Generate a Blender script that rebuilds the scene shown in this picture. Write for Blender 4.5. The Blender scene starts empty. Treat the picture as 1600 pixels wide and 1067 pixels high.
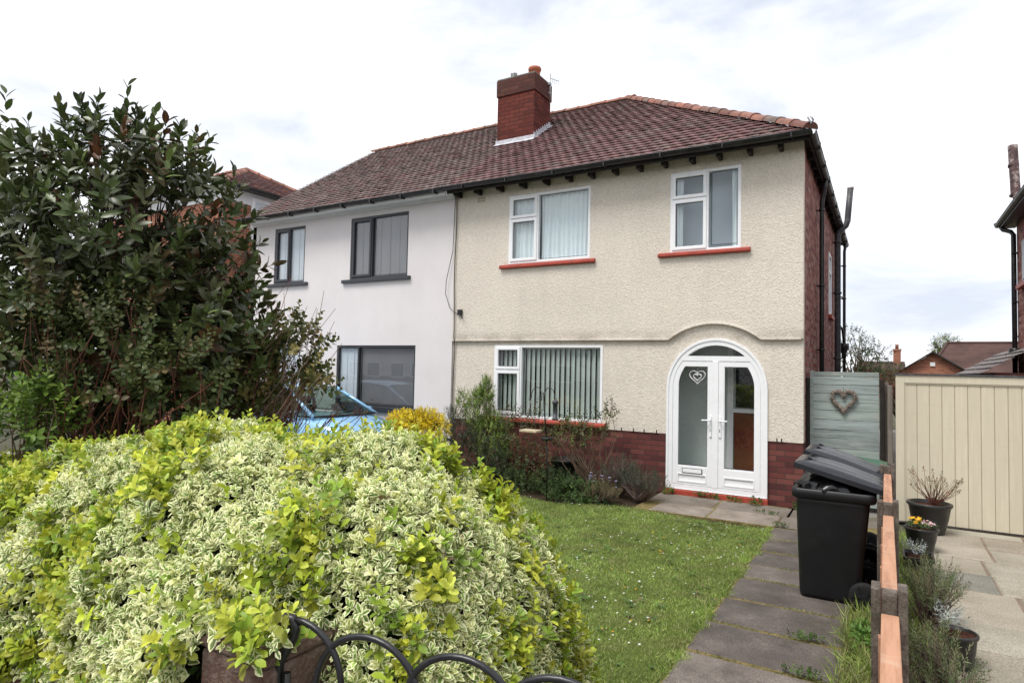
import bpy, bmesh, math, random
import numpy as np
from mathutils import Vector, Matrix
from mathutils.geometry import tessellate_polygon
random.seed(7); RNG = np.random.default_rng(11)
S = bpy.context.scene
COL = S.collection
R = math.radians

# ------------------------------------------------------------------ camera
YAW, PIT, ROL = 0.535053, 0.041843, 0.020936
CAM = Vector((0.98126, -9.54219, 1.85))
r0 = Vector((math.cos(YAW), math.sin(YAW), 0)); f0 = Vector((-math.sin(YAW), math.cos(YAW), 0)); u0 = Vector((0, 0, 1))
fw = f0*math.cos(PIT) + u0*math.sin(PIT); up = u0*math.cos(PIT) - f0*math.sin(PIT)
rr = r0*math.cos(ROL) + up*math.sin(ROL); uu = up*math.cos(ROL) - r0*math.sin(ROL)
cd = bpy.data.cameras.new('camera'); cam = bpy.data.objects.new('camera', cd); COL.objects.link(cam)
M4 = Matrix.Identity(4)
for i in range(3):
    M4[i][0] = rr[i]; M4[i][1] = uu[i]; M4[i][2] = -fw[i]; M4[i][3] = CAM[i]
cam.matrix_world = M4
cd.sensor_width = 36; cd.lens = 985.8/1600*36; cd.clip_start = 0.05; cd.clip_end = 3000
S.camera = cam

# ------------------------------------------------------------------ sky and sun
SUN_EL, SUN_AZ = R(60), R(203)      # azimuth from +Y, clockwise: behind the camera, to its left
w = bpy.data.worlds.new('World'); S.world = w; w.use_nodes = True
nt = w.node_tree; nt.nodes.clear()
def nd(t, typ, **k):
    n = t.nodes.new(typ)
    for a, b in k.items(): setattr(n, a, b)
    return n
sky = nd(nt, 'ShaderNodeTexSky', sky_type='NISHITA', sun_disc=False, sun_elevation=SUN_EL, sun_rotation=SUN_AZ)
skb = nd(nt, 'ShaderNodeBackground'); skb.inputs[1].default_value = 0.10
nt.links.new(sky.outputs[0], skb.inputs[0])
tc = nd(nt, 'ShaderNodeTexCoord'); mp = nd(nt, 'ShaderNodeMapping'); mp.inputs['Scale'].default_value = (1, 1, 2.6)
nt.links.new(tc.outputs['Generated'], mp.inputs[0])
ns = nd(nt, 'ShaderNodeTexNoise'); ns.inputs['Scale'].default_value = 2.6; ns.inputs['Detail'].default_value = 9; ns.inputs['Roughness'].default_value = .55; ns.inputs['Distortion'].default_value = .35
nt.links.new(mp.outputs[0], ns.inputs[0])
rp = nd(nt, 'ShaderNodeValToRGB'); rp.color_ramp.elements[0].position = .36; rp.color_ramp.elements[1].position = .59
rp.color_ramp.elements[0].color = (.55, .59, .675, 1); rp.color_ramp.elements[1].color = (.96, .96, .97, 1)
nt.links.new(ns.outputs[0], rp.inputs[0])
clb = nd(nt, 'ShaderNodeBackground'); clb.inputs[1].default_value = 1.0; nt.links.new(rp.outputs[0], clb.inputs[0])
mxs = nd(nt, 'ShaderNodeMixShader'); mxs.inputs[0].default_value = .93
nt.links.new(skb.outputs[0], mxs.inputs[1]); nt.links.new(clb.outputs[0], mxs.inputs[2])
wo = nd(nt, 'ShaderNodeOutputWorld'); nt.links.new(mxs.outputs[0], wo.inputs[0])
sd = bpy.data.lights.new('sun', 'SUN'); sd.energy = 2.3; sd.angle = R(24); sd.color = (1, .96, .9)
so = bpy.data.objects.new('sun', sd); COL.objects.link(so)
sdir = Vector((math.sin(SUN_AZ)*math.cos(SUN_EL), math.cos(SUN_AZ)*math.cos(SUN_EL), math.sin(SUN_EL)))
so.rotation_euler = sdir.to_track_quat('Z', 'Y').to_euler(); so.location = (0, -20, 30)
vs = S.view_settings; vs.view_transform = 'Standard'; vs.look = 'None'; vs.gamma = 1; vs.use_curve_mapping = False
vs.exposure = 0.55

# ------------------------------------------------------------------ materials
class NT:
    def __init__(s, name):
        s.m = bpy.data.materials.new(name); s.m.use_nodes = True; s.t = s.m.node_tree; s.t.nodes.clear()
        s.out = s.n('ShaderNodeOutputMaterial')
    def n(s, typ, **k): return nd(s.t, typ, **k)
    def l(s, a, b): s.t.links.new(a, b)
    def coord(s, which='Object', scale=None):
        c = s.n('ShaderNodeTexCoord').outputs[which]
        if scale:
            m = s.n('ShaderNodeMapping'); m.inputs['Scale'].default_value = scale; s.l(c, m.inputs[0]); c = m.outputs[0]
        return c
    def noise(s, sc, det=4, rough=.55, co=None, dist=0):
        n = s.n('ShaderNodeTexNoise'); n.inputs['Scale'].default_value = sc; n.inputs['Detail'].default_value = det
        n.inputs['Roughness'].default_value = rough; n.inputs['Distortion'].default_value = dist
        s.l(co if co is not None else s.coord(), n.inputs[0]); return n.outputs[0]
    def ramp(s, v, stops):
        r = s.n('ShaderNodeValToRGB'); e = r.color_ramp.elements
        e[0].position, e[0].color = stops[0][0], (*stops[0][1], 1) if len(stops[0][1]) == 3 else stops[0][1]
        e[1].position, e[1].color = stops[-1][0], (*stops[-1][1], 1)
        for p, c in stops[1:-1]:
            x = e.new(p); x.color = (*c, 1)
        s.l(v, r.inputs[0]); return r.outputs[0]
    def mix(s, f, a, b, typ='MIX'):
        m = s.n('ShaderNodeMix', data_type='RGBA', blend_type=typ)
        for i, v in ((0, f), (6, a), (7, b)):
            if isinstance(v, (int, float)): m.inputs[i].default_value = v
            elif isinstance(v, tuple): m.inputs[i].default_value = (*v, 1)
            else: s.l(v, m.inputs[i])
        return m.outputs[2]
    def math(s, op, a, b=0, c=None):
        m = s.n('ShaderNodeMath', operation=op)
        for i, v in enumerate((a, b) if c is None else (a, b, c)):
            if isinstance(v, (int, float)): m.inputs[i].default_value = v
            else: s.l(v, m.inputs[i])
        return m.outputs[0]
    def bump(s, h, st=.3, dist=.01):
        b = s.n('ShaderNodeBump'); b.inputs['Strength'].default_value = st; b.inputs['Distance'].default_value = dist
        s.l(h, b.inputs['Height']); return b.outputs[0]
    def bsdf(s, col, rough=.6, spec=.4, metal=0, nor=None, coat=0):
        p = s.n('ShaderNodeBsdfPrincipled')
        if isinstance(col, tuple): p.inputs['Base Color'].default_value = (*col, 1)
        else: s.l(col, p.inputs['Base Color'])
        if isinstance(rough, (int, float)): p.inputs['Roughness'].default_value = rough
        else: s.l(rough, p.inputs['Roughness'])
        p.inputs['Specular IOR Level'].default_value = spec; p.inputs['Metallic'].default_value = metal
        p.inputs['Coat Weight'].default_value = coat
        if nor is not None: s.l(nor, p.inputs['Normal'])
        return p.outputs[0]
    def done(s, sh): s.l(sh, s.out.inputs[0]); return s.m

def plain(name, col, rough=.5, spec=.4, metal=0, var=.12, sc=6, bump=0, bsc=40, coat=0, dirt=None):
    k = NT(name); n = k.noise(sc, 5)
    lo = tuple(c*(1-var) for c in col); hi = tuple(min(1, c*(1+var)) for c in col)
    c = k.ramp(n, [(.3, lo), (.7, hi)])
    if dirt: c = k.mix(k.ramp(k.noise(dirt[1], 6, .65), [(.5, (0, 0, 0)), (.75, (dirt[2],)*3)]), c, dirt[0])
    nor = k.bump(k.noise(bsc, 4), bump, .005) if bump else None
    rg = k.ramp(n, [(.3, (max(.03, rough-.06),)*3), (.7, (min(1, rough+.06),)*3)])
    return k.done(k.bsdf(c, rg, spec, metal, nor, coat))

def render_mat(name, col, stain=.5, rough=True):
    k = NT(name); co = k.coord()
    big = k.noise(.9, 6, .6, co); c = k.ramp(big, [(.3, tuple(v*.93 for v in col)), (.7, tuple(min(1, v*1.04) for v in col))])
    if rough:
        v = k.n('ShaderNodeTexVoronoi'); v.inputs['Scale'].default_value = 58; k.l(co, v.inputs[0])
        n2 = k.noise(33, 4, .7, co, .2); h = k.math('ADD', k.math('MULTIPLY', v.outputs[0], .6), n2)
        c = k.mix(.28, c, k.ramp(n2, [(.38, (.40, .37, .33)), (.60, (1, 1, 1))]), 'MULTIPLY')
        nor = k.bump(h, .70, .013)
    else:
        nor = k.bump(k.noise(60, 3, .5, co), .08, .003)
    # dirt runs, a shape of their own: streaks stretched down the wall and soot along the drip band
    st = k.noise(1.0, 6, .65, k.coord('Object', (5, 5, .35)))
    c = k.mix(k.ramp(st, [(.52, (0, 0, 0)), (.78, (stain*.5,)*3)]), c, tuple(v*.5 for v in col))
    if rough:
        sp = k.n('ShaderNodeSeparateXYZ'); k.l(co, sp.inputs[0])
        b = k.math('SUBTRACT', 1, k.math('MULTIPLY', k.math('ABSOLUTE', k.math('SUBTRACT', sp.outputs[2], 2.37)), 7))
        b = k.math('MULTIPLY', k.math('MAXIMUM', b, 0), k.math('SUBTRACT', k.noise(3.2, 6, .7, co), .30))
        c = k.mix(k.math('MINIMUM', k.math('MULTIPLY', b, 1.5), .6), c, (.22, .18, .14))
    return k.done(k.bsdf(c, .9, .15, 0, nor))

def brick_mat(name, cols, mortar, bw=.225, rh=.075, ms=.008, bump=.6, soot=0):
    k = NT(name); uv = k.coord('UV')
    def br(c1, c2, mc, bias=0):
        b = k.n('ShaderNodeTexBrick'); b.inputs['Scale'].default_value = 1; b.inputs['Brick Width'].default_value = bw
        b.inputs['Row Height'].default_value = rh; b.inputs['Mortar Size'].default_value = ms; b.inputs['Mortar Smooth'].default_value = .3
        b.inputs['Bias'].default_value = bias
        b.inputs['Color1'].default_value = (*c1, 1); b.inputs['Color2'].default_value = (*c2, 1); b.inputs['Mortar'].default_value = (*mc, 1)
        k.l(uv, b.inputs['Vector']); return b
    b = br((0, 0, 0), (1, 1, 1), (.5, .5, .5))
    n = k.noise(9, 5, .6, uv)
    t = k.math('ADD', k.math('MULTIPLY', b.outputs[0], .8), k.math('MULTIPLY', n, .3))
    m = len(cols); c = k.ramp(t, [(.08+.9*i/(m-1), cols[i]) for i in range(m)])
    fine = k.noise(70, 4, .6, uv); c = k.mix(.35, c, k.ramp(fine, [(.3, (.5, .5, .5)), (.7, (1.2, 1.2, 1.2))]), 'MULTIPLY')
    if soot: c = k.mix(k.ramp(k.noise(2.2, 6, .7), [(.42, (0, 0, 0)), (.66, (soot,)*3)]), c, (.035, .03, .022))
    c = k.mix(b.outputs[1], c, mortar)
    h = k.math('ADD', k.math('MULTIPLY', b.outputs[1], -1), k.math('MULTIPLY', fine, .35))
    return k.done(k.bsdf(c, .85, .25, 0, k.bump(h, bump, .008)))

def tint_mat(name, rough=.55, spec=.35, var=.25, sc=18, bump=.25, moss=None):
    k = NT(name); a = k.n('ShaderNodeAttribute', attribute_name='tint')
    n = k.noise(sc, 5, .6); c = k.mix(1.0, a.outputs[0], k.ramp(n, [(.3, (1-var,)*3), (.7, (1+var,)*3)]), 'MULTIPLY')
    if moss: c = k.mix(k.ramp(k.noise(1.3, 7, .7), [(.48, (0, 0, 0)), (.72, (moss[1],)*3)]), c, moss[0])
    return k.done(k.bsdf(c, rough, spec, 0, k.bump(k.noise(sc*3, 3), bump, .004)))

def leaf_mat(name, rough=.4, spec=.4, trans=.25, margin=None, rib=None):
    k = NT(name); a = k.n('ShaderNodeAttribute', attribute_name='tint'); c = a.outputs[0]
    uv = k.coord('UV'); sp = k.n('ShaderNodeSeparateXYZ'); k.l(uv, sp.inputs[0])
    e = k.math('ABSOLUTE', k.math('SUBTRACT', k.math('MULTIPLY', sp.outputs[0], 2), 1))
    c = k.mix(.5, c, k.ramp(k.noise(45, 3), [(.3, (.7, .7, .7)), (.7, (1.2, 1.2, 1.2))]), 'MULTIPLY')
    if margin:
        n = k.noise(60, 2); f = k.math('ADD', e, k.math('MULTIPLY', k.math('SUBTRACT', n, .5), .7))
        f = k.math('MAXIMUM', f, k.math('SUBTRACT', k.math('MULTIPLY', sp.outputs[1], 2.2), 1.45))
        f = k.math('MULTIPLY', k.ramp(f, [(.36, (0, 0, 0)), (.54, (1, 1, 1))]), a.outputs[3])
        c = k.mix(f, c, margin)
    if rib: c = k.mix(k.ramp(e, [(.05, (.6,)*3), (.16, (0, 0, 0))]), c, rib)
    p = k.bsdf(c, rough, spec)
    t = k.n('ShaderNodeBsdfTranslucent'); k.l(c, t.inputs[0])
    m = k.n('ShaderNodeMixShader'); m.inputs[0].default_value = trans; k.l(p, m.inputs[1]); k.l(t.outputs[0], m.inputs[2])
    return k.done(m.outputs[0])

def glass_mat(name, tint=(1, 1, 1), boost=1.25, rough=.0):
    k = NT(name); t = k.n('ShaderNodeBsdfTransparent'); t.inputs[0].default_value = (*tint, 1)
    g = k.n('ShaderNodeBsdfGlossy'); g.inputs['Roughness'].default_value = rough; g.inputs[0].default_value = (.95, .97, 1, 1)
    lw = k.n('ShaderNodeLayerWeight'); lw.inputs[0].default_value = .5      # Schlick, the same from both sides of the pane
    k.l(k.bump(k.noise(.9, 2), .03, .02), g.inputs['Normal'])
    fac = k.math('MINIMUM', k.math('MULTIPLY', k.math('ADD', k.math('MULTIPLY', k.math('POWER', lw.outputs['Facing'], 5), .96), .04), boost), 1)
    m = k.n('ShaderNodeMixShader'); k.l(fac, m.inputs[0]); k.l(t.outputs[0], m.inputs[1]); k.l(g.outputs[0], m.inputs[2])
    return k.done(m.outputs[0])

def slab_mat(name, cols, lich=.4, sc=3):
    k = NT(name); a = k.n('ShaderNodeAttribute', attribute_name='tint')
    n = k.noise(sc, 8, .65); c = k.ramp(n, [(.3, cols[0]), (.52, cols[1]), (.72, cols[2])])
    c = k.mix(1, c, a.outputs[0], 'MULTIPLY')
    f = k.noise(110, 4, .75); c = k.mix(.75, c, k.ramp(f, [(.38, (.45, .45, .45)), (.62, (1.4, 1.4, 1.4))]), 'MULTIPLY')
    c = k.mix(k.ramp(k.noise(1.7, 8, .72), [(.55, (0, 0, 0)), (.7, (lich,)*3)]), c, (.07, .08, .04))
    return k.done(k.bsdf(c, .85, .25, 0, k.bump(k.math('ADD', n, k.math('MULTIPLY', f, .6)), .55, .008)))

MT = {}
MT['cream'] = render_mat('cream_roughcast', (.73, .668, .585), .30)
MT['white_wall'] = render_mat('white_render', (.68, .645, .645), .12, False)
MT['plinth'] = brick_mat('plum_brick', [(.06, .022, .022), (.105, .032, .03), (.14, .042, .036), (.19, .07, .058)], (.06, .035, .03), .225, .078, .006)
MT['side_brick'] = brick_mat('mixed_brick', [(.10, .035, .035), (.21, .055, .045), (.29, .085, .065), (.35, .16, .125), (.40, .25, .21)], (.22, .17, .15))
MT['orange_brick'] = brick_mat('orange_brick', [(.2, .06, .035), (.3, .1, .055), (.36, .14, .08)], (.3, .22, .17))
MT['stack_brick'] = brick_mat('chimney_brick', [(.085, .017, .013), (.13, .026, .019), (.17, .04, .026)], (.07, .022, .018), .235, .085, .009, .8, .25)
MT['stack_cap'] = brick_mat('sooty_brick', [(.07, .024, .019), (.105, .032, .025), (.13, .05, .035)], (.06, .035, .03), .235, .085, .009, .9, .4)
MT['tile'] = tint_mat('clay_tile', .62, .4, .25, 18, .25)
MT['ridge'] = tint_mat('ridge_clay', .75, .25, .3, 9, .35, ((.05, .045, .03), .55))
MT['upvc'] = plain('white_upvc', (.81, .82, .84), .28, .5, 0, .02, 3, dirt=((.6, .6, .57), 5, .12))
MT['grey_frame'] = plain('anthracite_frame', (.035, .038, .045), .35, .45, 0, .1)
MT['glass'] = glass_mat('pane_glass', (.98, .99, .99))
MT['door_glass'] = glass_mat('door_glass', (1, 1, 1), 1.0)
MT['sill_red'] = plain('red_painted_sill', (.36, .055, .035), .55, .35, 0, .2, 9, .2, 50, dirt=((.16, .06, .045), 8, .6))
MT['black_pvc'] = plain('black_pvc', (.014, .014, .015), .38, .45, 0, .3, 8, dirt=((.08, .08, .075), 7, .4))
MT['grey_pipe'] = plain('weathered_pipe', (.05, .052, .058), .5, .4, 0, .35, 5, dirt=((.3, .3, .3), 9, .4))
MT['old_pipe'] = plain('peeling_pipe', (.045, .02, .02), .6, .35, 0, .5, 7, dirt=((.45, .38, .35), 11, .9))
MT['dark_wood'] = plain('black_timber', (.022, .018, .015), .75, .3, 0, .4, 8, .3)
MT['fascia'] = plain('white_fascia', (.72, .72, .73), .45, .4, 0, .05)
MT['lead'] = plain('lead_flashing', (.5, .5, .54), .5, .4, .1, .2, 12, .2)
MT['terracotta'] = plain('terracotta_pot', (.42, .13, .07), .75, .25, 0, .2, 7, .2, dirt=((.2, .13, .1), 6, .5))
MT['metal'] = plain('grey_metal', (.32, .32, .33), .4, .5, .7, .2, 12)
MT['chrome'] = plain('satin_handle', (.75, .75, .76), .3, .5, .1, .05)
MT['room'] = plain('room_wall', (.30, .31, .30), .8, .2, 0, .08, 2)
MT['pale_room'] = plain('pale_room', (.52, .60, .65), .8, .2, 0, .06, 2)
MT['porch'] = plain('porch_wall', (.56, .62, .60), .8, .2, 0, .05, 2)
MT['porch_red'] = plain('porch_red', (.15, .028, .014), .4, .5, 0, .2, 3)
MT['void'] = plain('dark_void', (.012, .014, .016), .15, .5, 0, .1)
MT['net'] = plain('curtain_cloth', (.72, .79, .81), .9, .1, 0, .04, 3)
MT['blind'] = plain('blind_slat', (.44, .50, .47), .8, .2, 0, .05, 3)
MT['pblind'] = plain('pale_blind', (.56, .60, .65), .8, .2, 0, .06, 2)
MT['dblind'] = plain('grey_blind', (.165, .165, .178), .8, .2, 0, .08, 2)
MT['cable'] = plain('cable', (.05, .045, .04), .6, .3)

# ------------------------------------------------------------------ object helpers
def tag(o, label=None, cat=None, group=None, kind=None):
    if label: o['label'] = label
    if cat: o['category'] = cat
    if group: o['group'] = group
    if kind: o['kind'] = kind
    return o
def thing(name, label, cat, loc=(0, 0, 0), group=None):
    o = bpy.data.objects.new(name, None); COL.objects.link(o); o.location = loc; o.empty_display_size = .1
    return tag(o, label, cat, group)
def wloc(o):
    p = Vector((0, 0, 0))
    while o is not None: p += o.location; o = o.parent
    return p
def link(name, me, parent=None, loc=None):
    o = bpy.data.objects.new(name, me); COL.objects.link(o)
    if parent is not None: o.parent = parent
    if loc is not None: o.location = loc
    return o

class MB:
    """collects faces in world coordinates; build() links them as one mesh object"""
    def __init__(s): s.v = []; s.f = []; s.uv = {}; s.t = []; s.cur = (1, 1, 1, 1); s.sm = []
    def vert(s, p): s.v.append(tuple(p)); s.t.append(s.cur); return len(s.v)-1
    def face(s, pts, uv=None, smooth=False):
        ids = [s.vert(p) for p in pts]; s.f.append(ids); s.sm.append(smooth)
        if uv: s.uv[len(s.f)-1] = uv
    def grid(s, rows, closed=False, smooth=True, cap=False):
        base = len(s.v); n = len(rows[0])
        for r_ in rows:
            for p in r_: s.vert(p)
        for i in range(len(rows)-1):
            for j in range(n if closed else n-1):
                k = (j+1) % n
                s.f.append([base+i*n+j, base+i*n+k, base+(i+1)*n+k, base+(i+1)*n+j]); s.sm.append(smooth)
        if cap:
            s.f.append([base+j for j in range(n)][::-1]); s.sm.append(False)
            s.f.append([base+(len(rows)-1)*n+j for j in range(n)]); s.sm.append(False)
    def box(s, x0, x1, y0, y1, z0, z1, mtx=None):
        P = [Vector((x, y, z)) for z in (z0, z1) for y in (y0, y1) for x in (x0, x1)]
        if mtx is not None: P = [mtx @ p for p in P]
        b = len(s.v)
        for p in P: s.vert(p)
        for q in ((0, 2, 3, 1), (4, 5, 7, 6), (0, 1, 5, 4), (2, 6, 7, 3), (0, 4, 6, 2), (1, 3, 7, 5)):
            s.f.append([b+i for i in q]); s.sm.append(False)
    def tube(s, pts, rad, n=10, cap=True):
        pts = [Vector(p) for p in pts]; rows = []; N = None
        for i, p in enumerate(pts):
            d = (pts[min(i+1, len(pts)-1)] - pts[max(i-1, 0)]).normalized()
            if N is None: N = d.orthogonal().normalized()
            else: N = (N - d*N.dot(d)).normalized()
            B = d.cross(N); rd = rad[i] if isinstance(rad, (list, tuple)) else rad
            rows.append([p + (N*math.cos(a) + B*math.sin(a))*rd for a in (2*math.pi*j/n for j in range(n))])
        s.grid(rows, True, True, cap)
    def lathe(s, prof, c, n=24, cap=True):
        s.grid([[(c[0]+r_*math.cos(2*math.pi*j/n), c[1]+r_*math.sin(2*math.pi*j/n), c[2]+z) for j in range(n)] for r_, z in prof], True, True, cap)
    def bar2d(s, a, b, w, y0, y1):
        """bar in the facade plane from a to b (x,z), width w"""
        a = Vector((a[0], 0, a[1])); b = Vector((b[0], 0, b[1])); d = (b-a).normalized(); n = Vector((-d.z, 0, d.x))*w/2
        q = [a-n, b-n, b+n, a+n]
        for Y in (y0,): s.face([(p.x, Y, p.z) for p in q])
        for i in range(4):
            p, k = q[i], q[(i+1) % 4]; s.face([(p.x, y0, p.z), (p.x, y1, p.z), (k.x, y1, k.z), (k.x, y0, k.z)])
    def ring2d(s, outer, inner, y0, y1):
        """frame between two closed outlines with equal counts, front at y0, back at y1"""
        n = len(outer)
        for i in range(n):
            k = (i+1) % n; a, b, c, d = outer[i], outer[k], inner[k], inner[i]
            s.face([(a[0], y0, a[1]), (b[0], y0, b[1]), (c[0], y0, c[1]), (d[0], y0, d[1])])
            s.face([(a[0], y0, a[1]), (a[0], y1, a[1]), (b[0], y1, b[1]), (b[0], y0, b[1])])
            s.face([(d[0], y0, d[1]), (c[0], y0, c[1]), (c[0], y1, c[1]), (d[0], y1, d[1])])
    def poly2d(s, outer, holes, y, depth=0, axis='y', reveal=True):
        """flat wall in x,z (axis y) or y,z (axis x) with holes, reveals going to y+depth"""
        loops = [[Vector((p[0], p[1], 0)) for p in l] for l in [outer]+list(holes)]
        flat = [p for l in loops for p in l]
        mk = (lambda a, z, d: (a, d, z)) if axis == 'y' else (lambda a, z, d: (d, a, z))
        for t in tessellate_polygon(loops): s.face([mk(flat[i].x, flat[i].y, y) for i in t])
        if depth:
            for l in ([outer]+list(holes)):
                for i in range(len(l)):
                    a, b = l[i], l[(i+1) % len(l)]
                    s.face([mk(a[0], a[1], y), mk(b[0], b[1], y), mk(b[0], b[1], y+depth), mk(a[0], a[1], y+depth)])
    def prism2d(s, outer, y0, y1):
        s.poly2d(outer, [], y0, y1-y0); s.poly2d(outer, [], y1)
    def build(s, name, mat, parent=None, bev=0, label=None, merge=True, kind=None):
        off = wloc(parent) if parent is not None else Vector((0, 0, 0))
        me = bpy.data.meshes.new(name)
        me.from_pydata([(p[0]-off.x, p[1]-off.y, p[2]-off.z) for p in s.v], [], s.f); me.update()
        uvl = me.uv_layers.new(name='UVMap'); me.polygons.foreach_set('use_smooth', s.sm)
        co = s.v
        for pi, p in enumerate(me.polygons):
            ex = s.uv.get(pi); nx, ny, nz = (abs(c) for c in p.normal)
            for j, li in enumerate(p.loop_indices):
                v = co[me.loops[li].vertex_index]
                uvl.data[li].uv = ex[j] if ex else ((v[0], v[2]) if ny >= nx and ny >= nz else ((v[1], v[2]) if nx >= nz else (v[0], v[1])))
        at = me.attributes.new('tint', 'FLOAT_COLOR', 'POINT')
        at.data.foreach_set('color', np.array(s.t, dtype=np.float32).ravel())
        me.materials.append(mat)
        o = link(name, me, parent)
        if bev:
            bm = bmesh.new(); bm.from_mesh(me); bmesh.ops.remove_doubles(bm, verts=bm.verts, dist=1e-5)
            bmesh.ops.recalc_face_normals(bm, faces=bm.faces); bm.to_mesh(me); bm.free()
            m = o.modifiers.new('bevel', 'BEVEL'); m.width = bev; m.segments = 2; m.limit_method = 'ANGLE'; m.angle_limit = R(40)
        if label: o['label'] = label
        if kind: o['kind'] = kind
        return o
def rect(x0, x1, z0, z1): return [(x0, z0), (x1, z0), (x1, z1), (x0, z1)]

# ------------------------------------------------------------------ foliage engine (numpy)
def norm(a): return a/np.maximum(np.linalg.norm(a, axis=-1, keepdims=True), 1e-9)
HI_T = [0, .28, .28, .28, .55, .55, .55, .82, .82, .82, 1]
HI_U = [0, -1, 0, 1, -1, 0, 1, -1, 0, 1, 0]
HI_F = [(0, 3, 2), (0, 2, 1), (1, 2, 5, 4), (2, 3, 6, 5), (4, 5, 8, 7), (5, 6, 9, 8), (7, 8, 10), (8, 9, 10)]
LO_T = [0, .45, .5, .45, 1]; LO_U = [0, -1, 0, 1, 0]; LO_F = [(0, 3, 4, 2), (0, 2, 4, 1)]
SHAPES = {'ovate': {.28: .86, .55: 1., .82: .62, .45: 1., .5: 1.}, 'obov': {.28: .62, .55: 1., .82: .86, .45: 1, .5: 1}, 'lance': {.28: .9, .55: .95, .82: .5, .45: 1, .5: 1}}
def leaves(name, P, D, N, L, W, tint, mat, parent=None, hi=True, cup=.3, curl=.15, shape='ovate', kind=None):
    n = len(P); D = norm(D); N = norm(N - D*np.sum(N*D, 1, keepdims=True)); X = np.cross(D, N)
    T, U, F = (HI_T, HI_U, HI_F) if hi else (LO_T, LO_U, LO_F)
    t = np.array(T); u = np.array(U, float); ww = np.array([0 if q in (0, 1) else SHAPES[shape].get(q, 1) for q in T])
    L = np.broadcast_to(np.asarray(L, float), (n,)); W = np.broadcast_to(np.asarray(W, float), (n,))
    hw = W[:, None]*.5*ww[None]
    V = (P[:, None] + D[:, None]*(t[None, :, None]*L[:, None, None]) + X[:, None]*(u[None]*hw)[..., None]
         + N[:, None]*(cup*np.abs(u)[None]*hw - (curl*t**2)[None]*L[:, None])[..., None])
    nv = len(T); V = V.reshape(-1, 3)
    off = np.array(wloc(parent)) if parent is not None else np.zeros(3); V = V-off
    idx = np.concatenate([np.array(f) for f in F]); tot = np.array([len(f) for f in F])
    li = (idx[None] + (np.arange(n)*nv)[:, None]).ravel()
    lt = np.tile(tot, n); ls = np.concatenate([[0], np.cumsum(lt)[:-1]])
    me = bpy.data.meshes.new(name); me.vertices.add(len(V)); me.vertices.foreach_set('co', V.ravel().astype(np.float32))
    me.loops.add(len(li)); me.loops.foreach_set('vertex_index', li.astype(np.int32))
    me.polygons.add(len(lt)); me.polygons.foreach_set('loop_start', ls.astype(np.int32)); me.polygons.foreach_set('loop_total', lt.astype(np.int32))
    me.update(calc_edges=True)
    uvl = me.uv_layers.new(name='UVMap'); uvt = np.stack([.5+.5*u, t], 1)
    uvl.data.foreach_set('uv', np.tile(uvt[idx], (n, 1)).ravel().astype(np.float32))
    at = me.attributes.new('tint', 'FLOAT_COLOR', 'POINT')
    tt = np.asarray(tint, float)
    if tt.shape[1] == 3: tt = np.concatenate([tt, np.ones((n, 1))], 1)
    at.data.foreach_set('color', np.repeat(tt, nv, 0).ravel().astype(np.float32))
    me.polygons.foreach_set('use_smooth', np.ones(len(lt), bool))
    me.materials.append(mat); me.validate()
    o = link(name, me, parent)
    if kind: o['kind'] = kind
    return o
def frame_of(A):
    A = norm(A); h = np.where(np.abs(A[:, 2:3]) < .9, np.array([[0, 0, 1.]]), np.array([[1., 0, 0]]))
    B = norm(np.cross(A, h)); return A, B, np.cross(A, B)
def shoots(P, A, n, slen, e0=85, e1=20, l0=1., l1=.6, jit=.25, golden=True):
    """n leaves up each shoot that starts at P and runs along A; returns P,D,N,scale, shoot index"""
    m = len(P); A, B, C = frame_of(A); slen = np.broadcast_to(np.asarray(slen, float), (m,))
    k = np.arange(n)/max(1, n-1)
    if golden: az = np.arange(n)*2.39996
    else: az = (np.arange(n)//2)*math.pi/2 + (np.arange(n) % 2)*math.pi
    az = az[None] + RNG.uniform(0, 6.28, (m, 1)) + RNG.normal(0, jit, (m, n))
    el = np.radians(e0 + (e1-e0)*k)[None] + RNG.normal(0, jit*.6, (m, n))
    D = A[:, None]*np.cos(el)[..., None] + (B[:, None]*np.cos(az)[..., None] + C[:, None]*np.sin(az)[..., None])*np.sin(el)[..., None]
    Q = P[:, None] + A[:, None]*(k[None]*slen[:, None])[..., None]
    N = A[:, None] - D*np.sum(A[:, None]*D, 2, keepdims=True) + RNG.normal(0, .25, (m, n, 3))
    sc = (l0 + (l1-l0)*k)[None]*RNG.uniform(.75, 1.15, (m, n))
    return Q.reshape(-1, 3), D.reshape(-1, 3), N.reshape(-1, 3), sc.ravel(), np.repeat(np.arange(m), n)
def pick(cols, n, var=.2):
    c = np.array(cols)[RNG.integers(0, len(cols), n)]; return np.clip(c*RNG.normal(1, var, (n, 1)), .004, 1)
def ball(n, c, r, lo=.35, up=None):
    d = norm(RNG.normal(size=(n, 3)))
    if up is not None: d[:, 2] = np.where(d[:, 2] < up, np.abs(d[:, 2]), d[:, 2])
    rad = RNG.uniform(lo**3, 1, (n, 1))**(1/3)
    return np.array(c) + d*rad*np.array(r), d
def stems(name, segs, mat, parent, n=6):
    mb = MB()
    for pts, rad in segs: mb.tube(pts, rad, n)
    return mb.build(name, mat, parent)
def wobble(a, b, k=6, amp=.05, sag=0):
    a = Vector(a); b = Vector(b); L = (b-a).length; pts = []
    ph = [random.uniform(0, 6.28) for _ in range(4)]
    for i in range(k+1):
        t = i/k; e = math.sin(math.pi*t)
        pts.append(a.lerp(b, t) + Vector((math.sin(3*t+ph[0])*amp*L*e, math.sin(4*t+ph[1])*amp*L*e, sag*e)))
    return pts
def taper(r0, r1, k): return [r0 + (r1-r0)*i/k for i in range(k+1)]

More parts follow.
